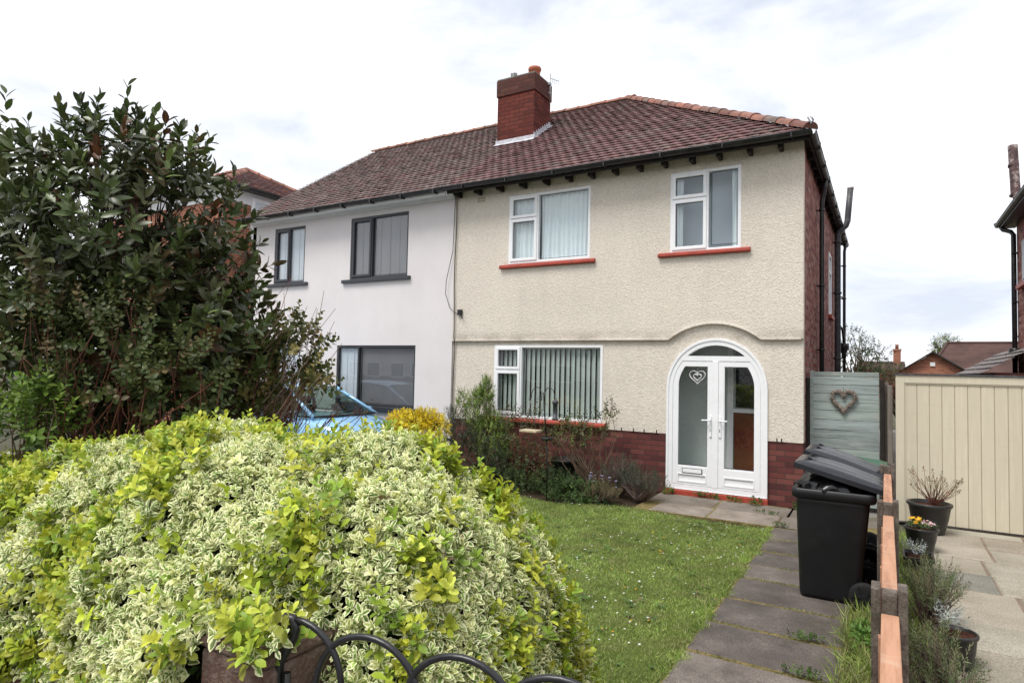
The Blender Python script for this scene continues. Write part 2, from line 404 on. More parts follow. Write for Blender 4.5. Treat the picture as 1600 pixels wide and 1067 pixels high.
# ================================================================== GROUND
def sheet(name, x0, x1, y0, y1, z, mat, cuts=1, kind='structure'):
    mb = MB(); nx = cuts
    rows = [[(x0+(x1-x0)*i/nx, y0+(y1-y0)*j/nx, z) for i in range(nx+1)] for j in range(nx+1)]
    mb.grid(rows, False, False); return mb.build(name, mat, None, kind=kind)
def soil_mat(name, a, b, c, sc=5):
    k = NT(name); n = k.noise(sc, 8, .7); f = k.noise(60, 5, .6)
    col = k.ramp(k.math('ADD', k.math('MULTIPLY', n, .6), k.math('MULTIPLY', f, .4)), [(.35, a), (.5, b), (.66, c)])
    return k.done(k.bsdf(col, .95, .15, 0, k.bump(f, .9, .03)))
MT['soil'] = soil_mat('soil', (.022, .016, .010), (.045, .032, .02), (.075, .055, .035))
MT['turf'] = soil_mat('turf', (.07, .095, .022), (.11, .145, .035), (.16, .18, .06), 2.2)
MT['ground'] = soil_mat('rough_ground', (.06, .06, .04), (.09, .09, .06), (.12, .12, .09), .6)
MT['tarmac'] = plain('tarmac', (.05, .05, .052), .9, .2, 0, .2, 3, .4, 120)
sheet('ground', -600, 600, -600, 600, -.03, MT['ground'])
sheet('road', -60, 60, -19, -12.2, -.02, MT['tarmac'])
sheet('pavement', -60, 60, -12.1, -8.62, -.01, plain('paving', (.22, .21, .2), .9, .2, 0, .15, 2, .2, 60))
sheet('soil_bed', -5.93, .98, -8.3, 0, -.012, MT['soil'])
sheet('white_house_drive', -14, -5.95, -8.5, 0, -.006, plain('drive_concrete', (.3, .29, .27), .9, .2, 0, .15, 1.5, .2, 60))

# lawn: turf sheet plus real blades and daisies
LX0, LX1, LY0, LY1 = -5.85, -.17, -8.0, -1.42
def lawn_edge_y(x): return LY1 + .10*math.sin(x*2.1) - (.28 if -3.6 < x < -2.2 else 0)*math.exp(-((x+2.9)/.5)**2)
mb = MB(); nx = 60
mb.grid([[(LX0+(LX1-LX0)*i/nx, LY0 + (lawn_edge_y(LX0+(LX1-LX0)*i/nx)-LY0)*j/30, .004+.012*math.sin(i*.9)*math.sin(j*.7)) for i in range(nx+1)] for j in range(31)], False, True)
lawn = mb.build('lawn', MT['turf'], None, kind='structure')
MT['grass'] = leaf_mat('grass_blade', .5, .3, .3)
def grass(name, n, x0, x1, y0, y1, h, cols, keep=None, z=.005, lean=.5, wid=.0042, parent=None, kind='stuff'):
    x = RNG.uniform(x0, x1, n); y = RNG.uniform(y0, y1, n)
    if keep is not None:
        m = keep(x, y); x, y = x[m], y[m]; n = len(x)
    P = np.stack([x, y, np.full(n, z)], 1); D = np.stack([RNG.normal(0, lean, n), RNG.normal(0, lean, n), np.ones(n)], 1)
    N = RNG.normal(size=(n, 3)); Lh = h*RNG.uniform(.5, 1.3, n)
    tt = pick(cols, n, .22)
    pat = np.sin(x*3.1+1.3*np.sin(y*2.3))*np.sin(y*2.7+.7*np.sin(x*4.1)); p2 = np.sin(x*9.1+2*np.sin(y*6.3))*np.sin(y*8.3+1.7*np.sin(x*7.7)); tt = tt*(1+.20*pat+.22*p2)[:, None]
    dry = np.clip(np.sin(x*5.3+1.9*np.sin(y*3.1+.7))*np.sin(y*6.1+1.1*np.sin(x*5.9))-.5, 0, 1)[:, None]; tt = tt*(1-dry)+dry*np.array([[.34, .29, .15]])*RNG.uniform(.7, 1.1, (n, 1))
    return leaves(name, P, D, N, Lh, wid*RNG.uniform(.7, 1.3, n), tt, MT['grass'], parent, hi=False, cup=.2, curl=.35, shape='lance', kind=kind)
yl = np.vectorize(lawn_edge_y)
GC = [(.25, .365, .075), (.30, .41, .09), (.34, .42, .12), (.21, .32, .065), (.41, .43, .19)]
g = grass('lawn_grass', 150000, -3.6, LX1+.03, -7.2, -1.2, .034, GC, lambda x, y: (y < yl(x)+RNG.normal(0, .03, len(x))) & (x < LX1+.05*np.sin(y*5)), lean=.75)
tag(g, 'short mown green grass of the front lawn', 'grass')
g = grass('lawn_grass', 25000, LX0, -3.6, -7.0, -1.2, .034, GC, lambda x, y: y < yl(x), lean=.75)
tag(g, 'lawn grass hidden behind the big variegated hedge', 'grass')
# daisies and dandelions
MT['petal'] = leaf_mat('petal', .6, .2, .2)
def blooms(name, n, x0, x1, y0, y1, z, rad, cols, label, keep=None):
    x = RNG.uniform(x0, x1, n); y = RNG.uniform(y0, y1, n)
    if keep is not None: m = keep(x, y); x, y = x[m], y[m]; n = len(x)
    m = 6; az = np.tile(np.arange(m)*2*math.pi/m, n); P = np.repeat(np.stack([x, y, z*RNG.uniform(.6, 1.2, n)], 1), m, 0)
    D = np.stack([np.cos(az), np.sin(az), np.full(n*m, .35)], 1)+RNG.normal(0, .15, (n*m, 3)); N = np.tile([[0, 0, 1.]], (n*m, 1))
    sz = np.repeat(rad*RNG.uniform(.6, 1.2, n), m)
    o = leaves(name, P, D, N, sz, sz*.9, pick(cols, n*m, .06), MT['petal'], None, hi=False, kind='stuff')
    return tag(o, label, 'flowers')
dens = lambda x, y: (y < yl(x)-.05) & (RNG.uniform(size=len(x)) < .25+.75*(np.sin(x*2.2+y*1.1)*np.sin(y*1.7) > .05))
blooms('daisies', 850, -4.2, -.25, -6.8, -1.4, .042, .011, [(.85, .85, .82)], 'tiny white daisies scattered over the front lawn', dens)
blooms('dandelions', 60, -3.2, -.3, -6.5, -1.5, .045, .013, [(.75, .5, .03), (.7, .33, .03)], 'small yellow flowers dotted in the front lawn', dens)
def rosettes(name, n, L, Wd, cols, label, seed_keep):
    x = RNG.uniform(-4, -.2, n); y = RNG.uniform(-7, -1.45, n); m = seed_keep(x, y); x, y = x[m], y[m]; n = len(x); k_ = 7
    az = np.tile(np.arange(k_)*.9, n)+np.repeat(RNG.uniform(0, 6, n), k_); P = np.repeat(np.stack([x, y, np.full(n, .018)], 1), k_, 0)
    D = np.stack([np.cos(az), np.sin(az), np.full(n*k_, .35)], 1)+RNG.normal(0, .15, (n*k_, 3)); N = np.tile([[0, 0, 1.]], (n*k_, 1)); s_ = np.repeat(RNG.uniform(.5, 1.2, n), k_)
    return tag(leaves(name, P, D, N, L*s_, Wd*s_, pick(cols, n*k_, .15), MT['grass'], None, hi=False, curl=.3, kind='stuff'), label, 'weeds')
rosettes('lawn_weeds', 420, .05, .022, [(.10, .19, .05), (.14, .24, .06), (.09, .16, .045), (.20, .16, .08)], 'broad leaved weeds and clover mixed through the lawn grass', lambda x, y: (y < yl(x)-.03) & (np.sin(x*3.3+y)*np.sin(y*2.9-x) > -.35))
# path of concrete slabs
MT['slab'] = slab_mat('path_slab', [(.078, .067, .060), (.125, .110, .10), (.19, .17, .155)], .55)
MT['slab_pale'] = slab_mat('porch_slab', [(.15, .13, .105), (.24, .21, .18), (.33, .29, .26)], .5, 2.2)
MT['flag'] = slab_mat('sandstone_flag', [(.25, .225, .175), (.33, .30, .245), (.40, .37, .31)], .12, 1.6)
def slab(mb, x0, x1, y0, y1, z, tint):
    t = random.uniform; mb.cur = (*tint, 1)
    z4 = [z+t(-.006, .006) for _ in range(4)]; b = .012
    P = [(x0, y0, z4[0]), (x1, y0, z4[1]), (x1, y1, z4[2]), (x0, y1, z4[3])]
    j = lambda: t(-.006, .006)
    P = [(p[0]+j(), p[1]+j(), p[2]) for p in P]; c = ((x0+x1)/2, (y0+y1)/2)
    I = [(p[0]+(b if p[0] < c[0] else -b), p[1]+(b if p[1] < c[1] else -b), p[2]) for p in P]
    O = [(p[0], p[1], p[2]-.009) for p in P]; Bt = [(p[0], p[1], -.03) for p in P]
    mb.grid([I, O, Bt], True, False); mb.face(I)
mb = MB(); y = -1.36; yj = [-1.36, -1.94, -2.50, -3.05, -3.50, -4.10, -4.68, -5.27, -5.88, -6.47, -7.07, -7.67, -8.27]
for a, b in zip(yj[:-1], yj[1:]):
    v = random.uniform(.85, 1.42); slab(mb, -.16+random.uniform(-.02, .02), .74, b+.017, a-.017, .018, (v, v*.985, v*.96))
path = mb.build('path', MT['slab'], None, kind='structure')
mb = MB()
for (x0, x1, y0, y1, v) in [(-1.95, -1.05, -.70, -.12, .75), (-1.03, -.12, -.70, -.12, .8), (-.10, .90, -.70, -.03, .72), (-1.72, -1.0, -1.32, -.73, 1.0), (-.98, -.18, -1.32, -.73, 1.1), (-.16, .74, -1.32, -.73, .8)]:
    slab(mb, x0, x1, y0, y1, .02, (v, v*.98, v*.96))
mb.build('porch_paving', MT['slab_pale'], None, kind='structure')
mb = MB()
for x0, x1, y0, y1 in [(-.17, .75, -8.27, -.05), (-1.95, .95, -1.34, -.06)]: mb.box(x0, x1, y0, y1, -.03, .0125)
mb.build('path_joints', soil_mat('mossy_joint', (.07, .07, .025), (.20, .16, .065), (.34, .26, .13), 11), None, kind='structure')
def near_joint(x, y):
    d = np.min(np.abs(y[:, None]-np.array(yj)[None]), 1); w = np.sin(x*7.3+np.round(y*1.7)*2.1)*np.sin(x*3.1+y*9)
    return (d < .016) & (w > -.15+.3*RNG.normal(size=len(x)))
tag(grass('joint_grass', 60000, -.16, .75, -8.2, -1.4, .022, [(.16, .24, .05), (.25, .26, .08), (.36, .29, .12), (.12, .19, .04)], near_joint, z=.010, lean=.9, wid=.005), 'moss and tiny grass growing in the joints of the path slabs', 'moss')
tag(grass('edge_grass', 9000, -.24, -.10, -8.0, -1.4, .045, GC, lambda x, y: x < -.15+.03*np.sin(y*9)+.02*np.sin(y*23), lean=.9, wid=.005), 'ragged grass spilling from the lawn over the path edge', 'grass')
# neighbour's sandstone drive
mb = MB(); yy = -8.5
while yy < -.25:
    d = random.choice((.58, .58, .86)); xx = 1.36+random.uniform(-.15, .15); first = True
    while xx < 7.2:
        wd = random.choice((.58, .86, .86, 1.15)); v = random.uniform(.84, 1.1); g_ = random.uniform(.96, 1.02)
        tnt = (v, v*g_, v*g_*.98) if random.random() > .16 else (v*.68, v*.72, v*.74)
        slab(mb, xx+.006, xx+wd-.006, yy+.006, min(yy+d, -.13)-.006, .012, tnt); xx += wd
    yy += d
mb.build('sandstone_drive', MT['flag'], None, kind='structure')
sheet('drive_joints', 1.2, 7.5, -8.5, -.1, .006, soil_mat('sand_joint', (.17, .13, .09), (.26, .2, .15), (.32, .25, .19), 8))
sheet('back_yard', .02, 3.3, .0, 16, -.008, plain('yard_concrete', (.2, .19, .17), .9, .2, 0, .2, 2, .2, 60))

# ================================================================== HOUSES
EZ, EY, KR = 5.105, -.40, .674           # eave height and line, roof pitch
RY = 3.9; RZ = EZ + KR*(RY-EY)
XP, XL, XR = -5.934, -11.74, 0.0          # party wall, left end, right end
HX = .12                                  # hip eave on the right

def tiles(mb, o, a, u, n, bounds, length, cols, gauge=.165, wid=.172, sag=.004):
    """plain clay tiles over a roof slope: o eave point, a along, u up slope, n normal; bounds(s) -> along range"""
    o, a, u, n = Vector(o), Vector(a), Vector(u), Vector(n); s = 0; row = 0
    while s < length-.02:
        lo, hi = bounds(min(s+gauge*.6, length)); t = math.floor(lo/wid)*wid + (wid/2 if row % 2 else 0) - wid
        while t < hi:
            t0, t1 = max(t+.002, lo), min(t+wid-.002, hi)
            if t1-t0 > .02:
                c = random.choice(cols); v = random.gauss(.93, .05); mb.cur = (c[0]*v, c[1]*v, c[2]*v, 1)
                lift = .030+abs(random.gauss(0, .004)); tw = random.gauss(0, .0025); L = gauge+.035; e = .015
                p = lambda tt, ss, hh: o + a*tt + u*ss + n*(hh - sag*0)
                tm = (t0+t1)/2; sj = s+random.gauss(0, .004)
                A = [p(t0, sj, lift+tw), p(tm, sj, lift+.007), p(t1, sj, lift-tw)]; Bk = [p(t0, s+L, .003), p(tm, s+L, .007), p(t1, s+L, .003)]
                for q in (0, 1): mb.face([A[q], A[q+1], Bk[q+1], Bk[q]])
                w_ = random.uniform(1.35, 1.9); mb.cur = (c[0]*v*w_+.05, c[1]*v*w_+.07, c[2]*v*w_+.07, 1)   # worn pale tail edge
                Bt = [q - n*e for q in A]
                for q in (0, 1): mb.face([Bt[q], Bt[q+1], A[q+1], A[q]])
            t += wid
        s += gauge; row += 1
    mb.cur = (1, 1, 1, 1)
def ridge_run(mb, p0, p1, upv, cols, r=.105, seg=.33):
    p0, p1 = Vector(p0), Vector(p1); d = (p1-p0); L = d.length; d.normalize(); k = int(round(L/seg)); upv = Vector(upv)
    side = d.cross(upv).normalized(); upn = side.cross(d).normalized()
    for i in range(k):
        c = random.choice(cols); v = random.gauss(1, .14); mb.cur = (c[0]*v, c[1]*v, c[2]*v, 1)
        a = p0 + d*(L*i/k) ; b = p0 + d*(L*(i+1)/k + .015); dz = random.gauss(0, .004)
        rows = []
        for q, rad in ((a, r*1.10), (a+d*.045, r*1.10), (a+d*.05, r), (b, r*.98)):
            rows.append([q + side*(rad*math.cos(t)) + upn*(rad*.8*math.sin(t)-.035+dz) for t in (math.pi*j/9 for j in range(10))])
        mb.grid(rows, False, True); mb.face(rows[0])
    mb.cur = (1, 1, 1, 1)
RED = [(.172, .084, .080), (.162, .080, .077), (.185, .093, .088), (.152, .076, .074), (.195, .105, .10), (.17, .088, .083)]
GRY = [(.175, .118, .105), (.155, .105, .095), (.195, .135, .12), (.14, .10, .09), (.185, .125, .115), (.17, .108, .10)]
ORG = [(.29, .13, .09), (.26, .115, .082), (.31, .15, .105), (.23, .11, .08)]
MIX = [(.27, .115, .085), (.22, .10, .08), (.17, .11, .09), (.30, .125, .09), (.2, .115, .095), (.15, .11, .095), (.25, .12, .09)]
sl = Vector((0, 1, KR)).normalized(); sn = Vector((0, -KR, 1)).normalized(); SLEN = (RY-EY)*math.sqrt(1+KR*KR)

def arch_pts(x0, x1, z0, zs, rise, n=24):
    """door outline: jambs from z0 to zs, then half ellipse"""
    c, a = (x0+x1)/2, (x1-x0)/2
    return [(x0, z0)] + [(c - a*math.cos(math.pi*i/n), zs + rise*math.sin(math.pi*i/n)) for i in range(n+1)] + [(x1, z0)]

def window(parent, x0, x1, z0, z1, yf, fm, lights, gm, name='window', fw_=.045, dep=.07):
    """frame with fixed lights and opening sashes; lights: (x0,x1,z0,z1,opens)"""
    f = MB(); f.ring2d(rect(x0, x1, z0, z1), rect(x0+fw_, x1-fw_, z0+fw_, z1-fw_), yf, yf+dep)
    xs = sorted({l[1] for l in lights if l[1] < x1-fw_*1.5})
    for xm in xs: f.box(xm-.012, xm+.028, yf+.001, yf+dep-.002, z0+fw_-.002, z1-fw_+.002)
    for a, b, c, d, op in lights:
        if c > z0+.2: f.box(a-.01, b+.012, yf+.0015, yf+dep-.003, c-.034, c-.004)
    fo = f.build(name, fm, parent, bev=.004)
    for a, b, c, d, op in lights:
        if op:
            s = MB(); s.ring2d(rect(a, b, c, d), rect(a+.05, b-.05, c+.05, d-.05), yf-.016, yf+.04); s.build('sash', fm, fo, bev=.005)
    g = MB()
    for a, b, c, d, op in lights:
        e = .048 if op else 0
        g.box(a+e, b-e, yf+.022, yf+.034, c+e, d-e)
        # dark gasket line
    g.build('pane', gm, fo)
    q = MB()
    for a, b, c, d, op in lights:
        e = .050 if op else .002
        q.ring2d(rect(a+e, b-e, c+e, d-e), rect(a+e+.007, b-e-.007, c+e+.007, d-e-.007), yf+.016, yf+.021)
    q.build('gasket', MT['black_pvc'], fo)
    return fo
def room(parent, x0, x1, z0, z1, y0, y1, mat, name='room'):
    m = MB(); P = lambda x, y, z: (x, y, z)
    m.face([(x0, y1, z0), (x1, y1, z0), (x1, y1, z1), (x0, y1, z1)])
    for X in (x0, x1): m.face([(X, y0, z0), (X, y1, z0), (X, y1, z1), (X, y0, z1)])
    for Z in (z0, z1): m.face([(x0, y0, Z), (x1, y0, Z), (x1, y1, Z), (x0, y1, Z)])
    return m.build(name, mat, parent)
def curtain(name, label, x0, x1, z0, z1, y, mat, folds, amp=.03, group=None):
    m = MB(); n = int(folds*10); rows = []
    ph = [random.uniform(0, 6.28) for _ in range(3)]
    for j in range(9):
        z = z1 + (z0-z1)*j/8; row = []
        for i in range(n+1):
            t = i/n; a = amp*(.55+.45*j/8)
            row.append((x0+(x1-x0)*t + .010*math.sin(9*t+j*.3), y + a*math.sin(2*math.pi*folds*t + .6*math.sin(7*t+ph[0])) + .4*a*math.sin(2*math.pi*folds*.47*t+ph[1]), z))
        rows.append(row)
    m.grid(rows, False, True); o = m.build(name, mat); return tag(o, label, 'curtain', group)
def vblind(name, label, x0, x1, z0, z1, y, mat, pitch, ang, wid, cat='blind'):
    t = thing(name, label, cat, ((x0+x1)/2, y, z0)); m = MB(); x = x0+pitch/2
    while x < x1:
        c, s = math.cos(ang)*wid/2, math.sin(ang)*wid/2; j = random.uniform(-.006, .006)
        m.grid([[(x-c, y-s+j, z), (x-c*.3, y-s*.3-.006+j, z), (x+c*.3, y+s*.3-.006+j, z), (x+c, y+s+j, z)] for z in (z1-.04, z0)], False, True)
        x += pitch
    m.build('slats', mat, t); r_ = MB(); r_.box(x0, x1, y-.025, y+.025, z1-.05, z1); r_.build('headrail', MT['upvc'], t)
    return t
def gutter(mb, pts, r=.058):
    """half-round gutter with a rim"""
    pts = [Vector(p) for p in pts]
    d = (pts[-1]-pts[0]).normalized(); sd_ = Vector((-d.y, d.x, 0)).normalized()
    for sc in (1, .86):
        mb.grid([[p + sd_*(r*sc*math.cos(t)) + Vector((0, 0, r*sc*math.sin(t))) for t in (math.pi + math.pi*j/8 for j in range(9))] for p in pts], False, True)
    for sg in (1, -1): mb.tube([p+sd_*r*sg for p in pts], .008, 6)

# ---------------- cream house ----------------
H = thing('semi_detached_house', 'cream pebbledashed house with plum brick base, arched white doors and red tiled roof', 'house', (-2.97, 0, 0))
UY, LYF = -.055, -.012                     # upper and lower render faces
W1 = rect(-4.75, -3.19, 3.67, 4.885); W2 = rect(-1.857, -.818, 3.645, 4.885); WG = rect(-5.02, -2.95, .99, 2.25)
# bell-mouth lower edge of the upper render with the arch over the door
def band_curve(z0=2.335, n=20):
    c, a, rise = -1.205, .665, .238; pts = []
    Rr = (a*a+rise*rise)/(2*rise); th = math.asin(a/Rr)
    return [(c + Rr*math.sin(-th + 2*th*i/n), z0 + rise - Rr + Rr*math.cos(-th+2*th*i/n)) for i in range(n+1)]
bc = band_curve()
low = [(XP, 2.335)] + bc + [(XR+.012, 2.335)]
m = MB(); m.poly2d(low + [(XR+.012, 5.16), (XP, 5.16)], [W1, W2], UY, .14)
# flared drip lip
lip = [(XP+.003, 2.335)] + [(p[0], p[1]) for p in bc] + [(-.018, 2.335)]
rows = [[(x, UY-.001, z+.075) for x, z in lip], [(x, UY-.004, z+.03) for x, z in lip], [(x, UY-.012, z-.004) for x, z in lip], [(x, UY-.010, z-.014) for x, z in lip], [(x, 0, z-.020) for x, z in lip]]
m.grid(rows, False, False)
door_out = arch_pts(-1.885, -.462, .05, 1.60, .735)
m.poly2d([(XP, .90)]+[(-1.885, .90)]+[p for p in door_out if p[1] > .9]+[(-.462, .90), (XR+.008, .90), (XR+.008, 2.5), (-.3, 2.62), (-2.1, 2.62), (XP, 2.5)], [rect(-5.02, -2.95, .985, 2.25)], LYF, .14)
wall = m.build('wall', MT['cream'], H)
m = MB(); m.poly2d([(XP, 0), (-1.885, 0), (-1.885, .905), (XP, .905)], [], .002, .12); m.poly2d([(-.462, 0), (XR+.002, 0), (XR+.002, .905), (-.462, .905)], [], .002, .12)
m.box(.0045, .009, .001, .9, 0, .905); m.build('brick_base', MT['plinth'], H)
# damp gaps under the render edge
for x in (-2.62, -2.42, -2.25, -2.05, -.33, -.27):
    m = MB(); m.box(x-.008, x+.008, LYF-.002, LYF+.01, .893, .945); m.build('drainage_slot', MT['void'], H)
m = MB(); m.poly2d([(.02, -.1), (7.8, -.1), (7.8, 5.08), (.02, 5.08)], [rect(4.45, 5.15, 3.05, 4.30)], XR+.003, -.12, 'x')
m.build('side_wall', MT['side_brick'], H, label='mottled red brick side wall')
m = MB(); m.box(XP+.01, -.13, 7.70, 7.8, 0, 5.1); m.build('rear_wall', MT['side_brick'], H)
# roof
AX = -4.02; KS = (RZ-EZ)/(HX-AX); SL2 = math.hypot(RZ-EZ, HX-AX)
hipx = lambda s: HX + (s/SLEN)*(AX-HX)
mb = MB(); eo = (0, EY, EZ)
RED_patch = RED + GRY[:2]
tiles(mb, eo, (1, 0, 0), sl, sn, lambda s: (XP, hipx(s)), SLEN, RED_patch)
tiles(mb, (HX, 0, EZ), (0, 1, 0), Vector((-1, 0, KS)).normalized(), Vector((KS, 0, 1)).normalized(), lambda s: (EY+(s/SL2)*(RY-EY), 8.2-(s/SL2)*(8.2-RY)), SL2, RED_patch)
apex = (AX, RY, RZ)
mb.cur = (.15, .06, .055, 1)
mb.face([(XP, 8.2, EZ), (HX, 8.2, EZ), apex, (XP, RY, RZ)])
for q in ([(XP, EY, EZ-.002), (HX, EY, EZ-.002), (apex[0], RY, RZ-.002), (XP, RY, RZ-.002)], [(HX, EY, EZ-.002), (HX, 8.2, EZ-.002), (apex[0], RY, RZ-.002)]): mb.face(q)
mb.cur = (.02, .016, .014, 1); mb.face([(XP, EY, EZ-.012), (HX, EY, EZ-.012), (HX, 8.2, EZ-.012), (XP, 8.2, EZ-.012)])
roof = mb.build('roof', MT['tile'], H)
mb = MB(); ridge_run(mb, (apex[0]+.15, RY, RZ+.03), (XP, RY, RZ+.03), (0, 0, 1), ORG); mb.build('ridge', MT['ridge'], roof, label='orange ridge tiles')
mb = MB(); ridge_run(mb, (HX+.02, EY-.02, EZ+.05), (apex[0], RY, RZ+.05), (0, 0, 1), MIX); mb.build('hip_ridge', MT['ridge'], roof, label='mottled orange and grey hip tiles')
mb = MB(); mb.tube([(HX-.02, EY-.05, EZ+.16), (HX+.03, EY-.07, EZ+.05), (HX+.05, EY-.09, EZ+.10), (HX+.02, EY-.1, EZ+.15)], .011, 6); mb.build('hip_iron', MT['metal'], roof)
# rafter feet, gutters, downpipes
for i, x in enumerate([-5.80, -5.36, -4.89, -4.42, -3.965, -3.54, -3.135, -2.725, -2.318, -1.922, -1.50, -1.105, -.68, -.27]):
    m = MB(); m.box(x-.028, x+.028, -.27, -.052, 4.975, 5.085); m.build('rafter_foot', MT['dark_wood'], H, bev=.008)
m = MB(); m.box(XP+.02, HX-.005, -.357, -.335, 5.0, 5.095); m.box(HX-.028, HX-.008, -.355, 8.1, 5.0, 5.092)
for y in (.5, 1.0, 1.5, 2.0, 2.5, 3.0, 3.5, 4.0, 4.5, 5.0, 5.5, 6.0, 6.5, 7.0, 7.5): m.box(.008, HX-.03, y-.025, y+.025, 4.985, 5.08)
m.build('eaves_board', MT['dark_wood'], H)
m = MB(); gutter(m, [(x, EY-.02, EZ-.01+.004*math.sin(x*2)) for x in np.linspace(XP+.0, HX+.03, 14)]); gutter(m, [(HX+.02, y, EZ-.02) for y in np.linspace(EY-.02, 8.2, 10)])
for x in np.arange(-5.5, .2, .9): m.box(x-.012, x+.012, EY-.085, EY+.05, EZ-.075, EZ+.0)
for y in np.arange(0.2, 8, .9): m.box(HX-.05, HX+.085, y-.018, y+.018, EZ-.085, EZ+.012)
m.build('gutter', MT['black_pvc'], H)
def pipe(parent, pts, rad, mat, clips, name='downpipe'):
    m = MB(); m.tube(pts, rad, 12)
    for c in clips: m.lathe([(rad*1.02, -.02), (rad*1.28, -.018), (rad*1.28, .018), (rad*1.02, .02)], c, 14); m.box(.004, c[0], c[1]-.012, c[1]+.012, c[2]-.012, c[2]+.012)
    return m.build(name, mat, parent)
pipe(H, [(HX+.02, 1.86, 5.03), (HX+.01, 1.87, 4.93), (.10, 1.9, 4.78), (.085, 1.9, 4.68), (.085, 1.9, 3.0), (.085, 1.9, .1)], .036, MT['black_pvc'], [(.085, 1.9, z) for z in (4.55, 3.3, 2.25, 1.1)])
pipe(H, [(.10, 5.62, .1), (.10, 5.62, 2.5), (.10, 5.62, 4.82), (.13, 5.62, 4.93), (.26, 5.62, 5.05), (.29, 5.62, 5.15), (.30, 5.62, 5.3), (.345, 5.62, 5.83)], .062, MT['grey_pipe'], [(.10, 5.62, z) for z in (4.7, 3.6, 2.2)], 'soil_pipe')
m = MB(); m.lathe([(.066, 0), (.066, .045), (.05, .06), (.05, .02)], (.347, 5.62, 5.83), 14); m.build('pipe_cap', MT['chrome'], H)
pipe(H, [(HX+.02, 7.72, 5.03), (.14, 7.72, 4.95), (.125, 7.72, 4.85), (.12, 7.72, 3.0), (.12, 7.72, 1)], .034, MT['black_pvc'], [(.12, 7.72, z) for z in (4.5, 3.7, 2.6)])
m = MB(); m.lathe([(.05, -.2), (.05, -.1), (.11, .05), (.11, .14), (.10, .14), (.06, 0)], (.13, 7.4, 2.45), 12);
m.tube([(.13, 7.4, 2.45), (.13, 7.4, 2.62), (.12, 7.05, 2.9), (.05, 7.0, 3.0)], .03, 8); m.build('hopper', MT['black_pvc'], H)
m = MB(); m.tube([(.0, 7.05, 3.7), (.12, 7.7, 3.72)], .02, 8); m.build('branch_pipe', MT['black_pvc'], H)
# side window (frame built in the x plane)
m = MB()
def xbox(mb, y0, y1, z0, z1, d0, d1): mb.box(XR+d0, XR+d1, y0, y1, z0, z1)
for a in ((4.45, 4.50, 3.05, 4.3), (5.10, 5.15, 3.05, 4.3), (4.502, 5.098, 3.05, 3.1), (4.502, 5.098, 4.25, 4.3), (4.502, 5.098, 3.9, 3.95)): xbox(m, *a, -.04, .02)
sw = m.build('side_window', MT['upvc'], H, bev=.004)
m = MB(); xbox(m, 4.5, 5.1, 3.1, 4.25, -.03, -.02); m.build('pane', MT['glass'], sw)
m = MB(); xbox(m, 4.38, 5.22, 2.97, 3.045, -.02, .07); m.build('sill', MT['sill_red'], sw, bev=.006)
m = MB(); xbox(m, 4.4, 5.2, 3.0, 4.35, -.6, -.13); m.build('room', MT['pale_room'], sw)
# windows: front
f1 = window(H, -4.75, -3.19, 3.672, 4.883, UY-.006, MT['upvc'], [(-4.715, -4.185, 3.715, 4.455, 1), (-4.715, -4.185, 4.475, 4.85, 1), (-4.128, -3.235, 3.725, 4.83, 0)], MT['glass'])
f2 = window(H, -1.857, -.818, 3.648, 4.883, UY-.006, MT['upvc'], [(-1.825, -1.31, 3.69, 4.455, 1), (-1.825, -1.31, 4.475, 4.85, 1), (-1.245, -.86, 3.73, 4.83, 0)], MT['glass'])
f3 = window(H, -5.02, -2.95, .99, 2.25, LYF-.012, MT['upvc'], [(-4.985, -4.49, 1.045, 1.80, 1), (-4.985, -4.49, 1.825, 2.215, 1), (-4.412, -2.995, 1.075, 2.208, 0)], MT['glass'])
for fo, x0, x1, z, yf in ((f1, -4.905, -3.09, 3.595, UY), (f2, -2.035, -.684, 3.592, UY), (f3, -5.2, -2.87, .915, LYF)):
    m = MB(); h = .075
    m.grid([[(x, yf+.09, z+h), (x, yf-.012, z+h-.004), (x, yf-.062, z+h-.022), (x, yf-.066, z+.012), (x, yf-.05, z-.002), (x, yf+.09, z)] for x in (x0, x1)], False, False)
    for x in (x0, x1): m.face([(x, yf+.09, z+h), (x, yf-.012, z+h-.004), (x, yf-.062, z+h-.022), (x, yf-.066, z+.012), (x, yf-.05, z-.002), (x, yf+.09, z)])
    m.build('sill', MT['sill_red'], fo, bev=.005)
room(H, -4.9, -3.0, 3.5, 5.0, .085, 2.0, MT['pale_room']); room(H, -2.0, -.7, 3.5, 5.0, .085, .36, MT['pale_room']); room(H, -5.3, -2.7, .8, 2.35, .13, 2.6, MT['void'])  # ground floor room: unlit gloom put into near-black walls
# painted terracotta air brick
m = MB()
for i in range(3):
    for j in range(2): m.box(-5.43+i*.057, -5.382+i*.057, UY-.003, UY+.01, 4.85+j*.052, 4.892+j*.052)
m.build('air_vent', plain('vent', (.42, .36, .28), .9, .2), H)
m = MB(); m.box(-5.80, -5.71, UY-.05, UY-.001, 2.80, 2.90); m.tube([(-5.73, UY-.03, 2.81), (-5.68, UY-.05, 2.74)], .012, 6); m.build('junction_box', MT['black_pvc'], H, bev=.008)

